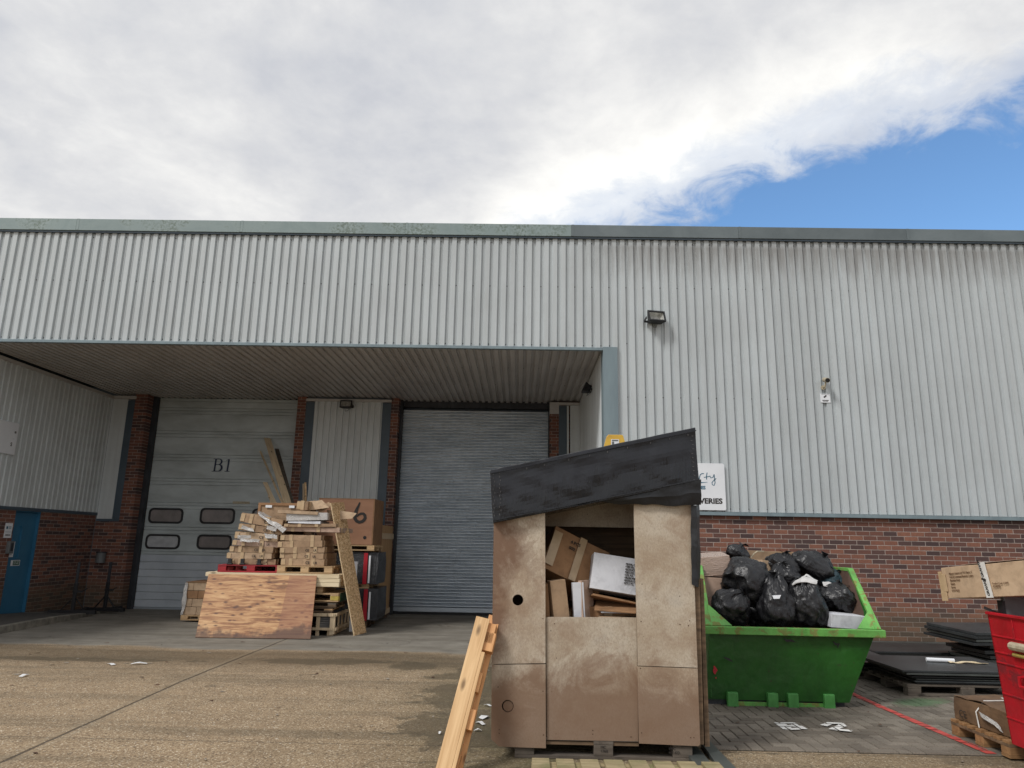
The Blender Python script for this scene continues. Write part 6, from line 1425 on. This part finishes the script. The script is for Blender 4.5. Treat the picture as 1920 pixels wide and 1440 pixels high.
# ------------------------------------------------------------------ red bin and the long carton on it
YR = 5.62
rb = thing('red_bin', 'tapered red steel wheeled bin cut by the right picture edge', 'wheeled bin', (4.2, YR-.55, 0)); RO = Vector((4.2, YR-.55, 0))
a = at(1854, 1150, 1, YR)-RO; b = at(1898, 1398, 1, YR)-RO
zt_, zb_ = a.z, max(.13, b.z); xl, xb_ = a.x, b.x
T = [Vector(p) for p in ((xl, .57, zt_), (xl, -.57, zt_), (-xl, -.57, zt_), (-xl, .57, zt_))]; Bt = [Vector(p) for p in ((xb_, .55, zb_), (xb_, -.50, zb_), (-xb_, -.50, zb_), (-xb_, .55, zb_))]
m_ = MB()
for k, n_ in enumerate(((.01, 0, 0), (0, .01, 0), (-.01, 0, 0), (0, -.01, 0))): m_.slab([T[k], T[(k+1) % 4], Bt[(k+1) % 4], Bt[k]], n_)
m_.slab([Bt[0], Bt[1], Bt[2], Bt[3]], (0, 0, .01)); m_.build('bin_body', 'red', rb)
m_ = MB()
for k in range(4): m_.beam(T[k]+Vector((0, 0, .002)), T[(k+1) % 4]+Vector((0, 0, .002)), .035, .02)
m_.build('rim', 'red', rb, bevel=.004)
def lf(f, y, o=0): z = zt_-(zt_-zb_)*f; return Vector((xl+(xb_-xl)*f-o, y, z))
m_ = MB()
for f in (.17, .30, .38, .62, .80): m_.beam(lf(f, .55, .003), lf(f, -.5, .003), .012, .008, up=(1, 0, 0))
for y in (.30, -.2): m_.beam(lf(.0, y, .004), lf(.17, y, .004), .012, .006, up=(1, 0, 0))
m_.build('pressed_ribs', 'red', rb, bevel=.003)
ya_ = at(1904, 1185, 0, RO.x+xl).y-RO.y
m_ = MB(); m_.tube([lf(.45, ya_+.0, .0), lf(.45, ya_, .04), lf(.52, ya_, .04), lf(.52, ya_-.20, .04), lf(.46, ya_-.2, .0)], .012, 8); m_.build('handle', 'red', rb)
m_ = MB(); m_.tube([lf(.225, ya_+.05, .02), lf(.225, ya_-.3, .02)], .03, 10); m_.build('yellow_bar', 'cream', rb)
m_ = MB(); m_.tube([lf(.29, ya_+.05, .015), lf(.29, ya_-.3, .015)], .014, 8); m_.build('yellow_bar', 'yellowpaint', rb)
for (wx_, wy_) in ((xb_+.07, .40), (xb_+.07, -.4), (-xb_-.07, -.4), (-xb_-.07, .4)):
    m_ = MB(); m_.tube([(wx_-.02, wy_, .067), (wx_+.02, wy_, .067)], .064, 20); m_.build('castor_wheel', 'rubber', rb)
    m_ = MB(); m_.box(wx_-.03, wx_-.023, wy_-.03, wy_+.03, .06, zb_); m_.box(wx_+.023, wx_+.03, wy_-.03, wy_+.03, .06, zb_); m_.box(wx_-.03, wx_+.03, wy_-.04, wy_+.04, zb_-.01, zb_-.001); m_.build('castor_fork', 'steel_dk', rb)
a = at(1883, 1157, 1, YR-.1); t = thing('grey_panel', 'grey panel standing in the red bin under the long carton', 'panel', (a.x+.33, YR-.1, .30)); zt1 = at(1885, 1118, 1, YR-.1).z
m_ = MB(); m_.box(-.33, .6, -.02, .02, 0, zt1-.30); m_.build('panel_board', 'greyplastic', t, bevel=.004)
m_ = MB(); m_.box(-.35, -.332, -.03, .03, .62, zt1-.33); m_.build('dark_edge', 'black', t)
a = at(1845, 1139, 1, YR+.05); b = at(1882, 1153, 1, YR-.05); t = thing('black_bar', 'short black bar poking out of the red bin at left', 'bar', a); m_ = MB(); m_.beam((0, 0, 0), b-a+Vector((.10, 0, -.05)), .03, .02); m_.build('bar_body', 'black', t)
# long carton
YQ = 5.98
a = at(1774, 1122, 1, YQ); b = at(1920, 1117, 1, YQ-.76); c_ = at(1771, 1065, 1, YQ); hh = (c_-a).length; Lc = 1.55
ex = (b-a).normalized(); ez = (Vector((0, 0, 1))-ex*ex.z).normalized(); ey = ez.cross(ex)
t = thing('long_carton', 'long tan carton with printed address and white tape, laid across the red bin', 'cardboard box', a, Matrix((ex, ey, ez)).transposed().to_euler())
Mt = MB(); wbx = warp_box(Lc, .42, hh, 120, .006, 16, 6, 5); wbx.v = [p+Vector((Lc/2, .21, 0)) for p in wbx.v]; wbx.build('carton', 'card_lt', t, bevel=.003)
m_ = MB(); px2x = lambda px, py: (lambda d, o: (o+d*((a-o).dot(ey)/d.dot(ey))-a).dot(ex))(at(px, py, 1, 10)-Vector((0, 0, HC)), Vector((0, 0, HC)))
xt = px2x(1853, 1100); m_.slab([(xt-.022, -.014, -.006), (xt+.045-.0, -.014, -.006), (xt+.022, -.014, hh+.012), (xt-.042, -.014, hh+.012)], (0, .003, 0)); m_.slab([(xt-.042, -.014, hh+.012), (xt+.022, -.014, hh+.012), (xt+.02, .43, hh+.012), (xt-.042, .43, hh+.012)], (0, 0, .002)); m_.build('white_tape', 'tape_w', t)
for q_ in (.008, hh*.60): lettering('GRAHAM', .031, 'blackprint', frame((xt+.022-q_*.18, -.0165, q_), (-.18, 0, 1), (-1, 0, -.18)), t, 'tape_lettering', bold=.0006, th=.0005)
m_ = MB(); m_.slab([(xt-.035, -.0172, hh*.53), (xt+.005, -.0172, hh*.47), (xt+.01, -.0172, hh*.53), (xt-.03, -.0172, hh*.59)], (0, .001, 0)); m_.build('tape_mark', 'blackprint', t)
for i, s_ in enumerate(('Majestic Leisure Ltd T/A Liberty G', 'Unit B2 Longmead Business Centre', 'Blenheim Road', 'Epsom', 'Surrey', 'KT19 9QQ')):
    lettering(s_, .0205, 'card_ink', frame((px2x(1782, 1080), -.0105, hh*.76-i*.0262), (1, 0, 0), (0, 0, 1)), t, 'printed_address', bold=.0004, th=.0005, sx=.86)
lettering('Product Code 216049\nPO180789', .021, 'card_ink', frame((px2x(1864, 1100), -.0105, hh*.36), (1, 0, 0), (0, 0, 1)), t, 'printed_code', bold=.0003, th=.0005, sx=.8)
m_ = MB(); m_.box(-.035, -.001, -.008, .40, .01, hh*.88); m_.box(-.028, .035, -.016, -.0095, -.02, .05); m_.box(.0, .05, -.0135, -.0095, .051, hh*.8); m_.build('end_flap', 'tape', t, bevel=.003)
m_ = MB(); m_.box(px2x(1802, 1062), px2x(1920, 1055)+.2, .0, .42, hh+.008, hh+.0115); m_.build('top_flap', 'card_pink', t)

# ------------------------------------------------------------------ litter
def scrap(px, py, s, label, seed, mat='paper', zz1=.004):
    p = gpt(px, py, 0.004); z0_ = G(p.x, p.y)+zz1+(PZ if p.x > 1.46 and p.y > 5.78 else 0); p = gpt(px, py, z0_)
    t = thing('paper_scrap', label, 'litter', (p.x, p.y, z0_+.006), (0, 0, seed*1.1), 'paper scraps on the yard'); rs = random.Random(seed)
    r = lambda: rs.uniform(.7, 1.3)
    crumple([[Vector((-s*r(), s*.3*r(), 0)), Vector((0, s*.4*r(), .01)), Vector((s*r(), s*.3*r(), 0))], [Vector((-s*r(), -s*.3*r(), 0)), Vector((0, -s*.4*r(), .012)), Vector((s*r(), -s*.3*r(), 0))]], 'paper', mat, t, min(.008, s*.12), seed, 5, .002)
for a_ in ((908, 1346, .07, 'widest white scrap near the left foot of the hut', 1), (900, 1357, .05, 'thin white scrap just below the widest one, left of the hut', 2), (897, 1371, .035, 'pale curled scrap nearest the bottom, left of the hut', 3), (876, 1358, .04, 'white scrap seen through the gap of the leaning pallet', 4), (914, 1324, .035, 'small white scrap against the left edge of the hut', 5), (913, 1258, .03, 'rolled white scrap beside the leaning pallet', 6),
           (825, 1376, .025, 'tiny white scrap left of the leaning pallet', 7), (209, 1246, .07, 'white plastic scrap on the yard at left, the left one of a pair', 8), (262, 1245, .08, 'white paper scrap on the yard at left, the right one of a pair', 9), (45, 1268, .06, 'grey flattened scrap near the left picture edge', 10), (1185, 1365, .02, 'tiny scrap under the hut', 11)):
    if a_[0] != 1185: scrap(*a_)
rs = random.Random(11); m_ = MB()
for k in range(420):
    x, y = rs.uniform(-8, 6), rs.uniform(3.6, 15)
    if -.4 < x < 1.5 and 5.2 < y < 6.6: continue
    if x > 1.4 and y > 11.8: continue
    z = G(x, y)+.003+(PZ+.003 if x > 1.4 and y > 5.75 else 0); L = rs.uniform(.006, .032)*(1.5 if y > 8 else 1); wd = L*rs.uniform(.25, .7); an = rs.uniform(0, pi); q = [(-L, 0), (-L*.3, wd), (L, wd*.3), (L*.4, -wd)]
    m_.add([(x+cos(an)*a-sin(an)*b, y+sin(an)*a+cos(an)*b, z+rs.uniform(0, .01)) for a, b in q], [(0, 1, 2, 3)], 0 if rs.random() < .55 else 1)
m_.build('leaf_litter', ['leaf', 'stone'], kind='stuff', label='scattered dead leaves and grit on the yard', cat='litter')
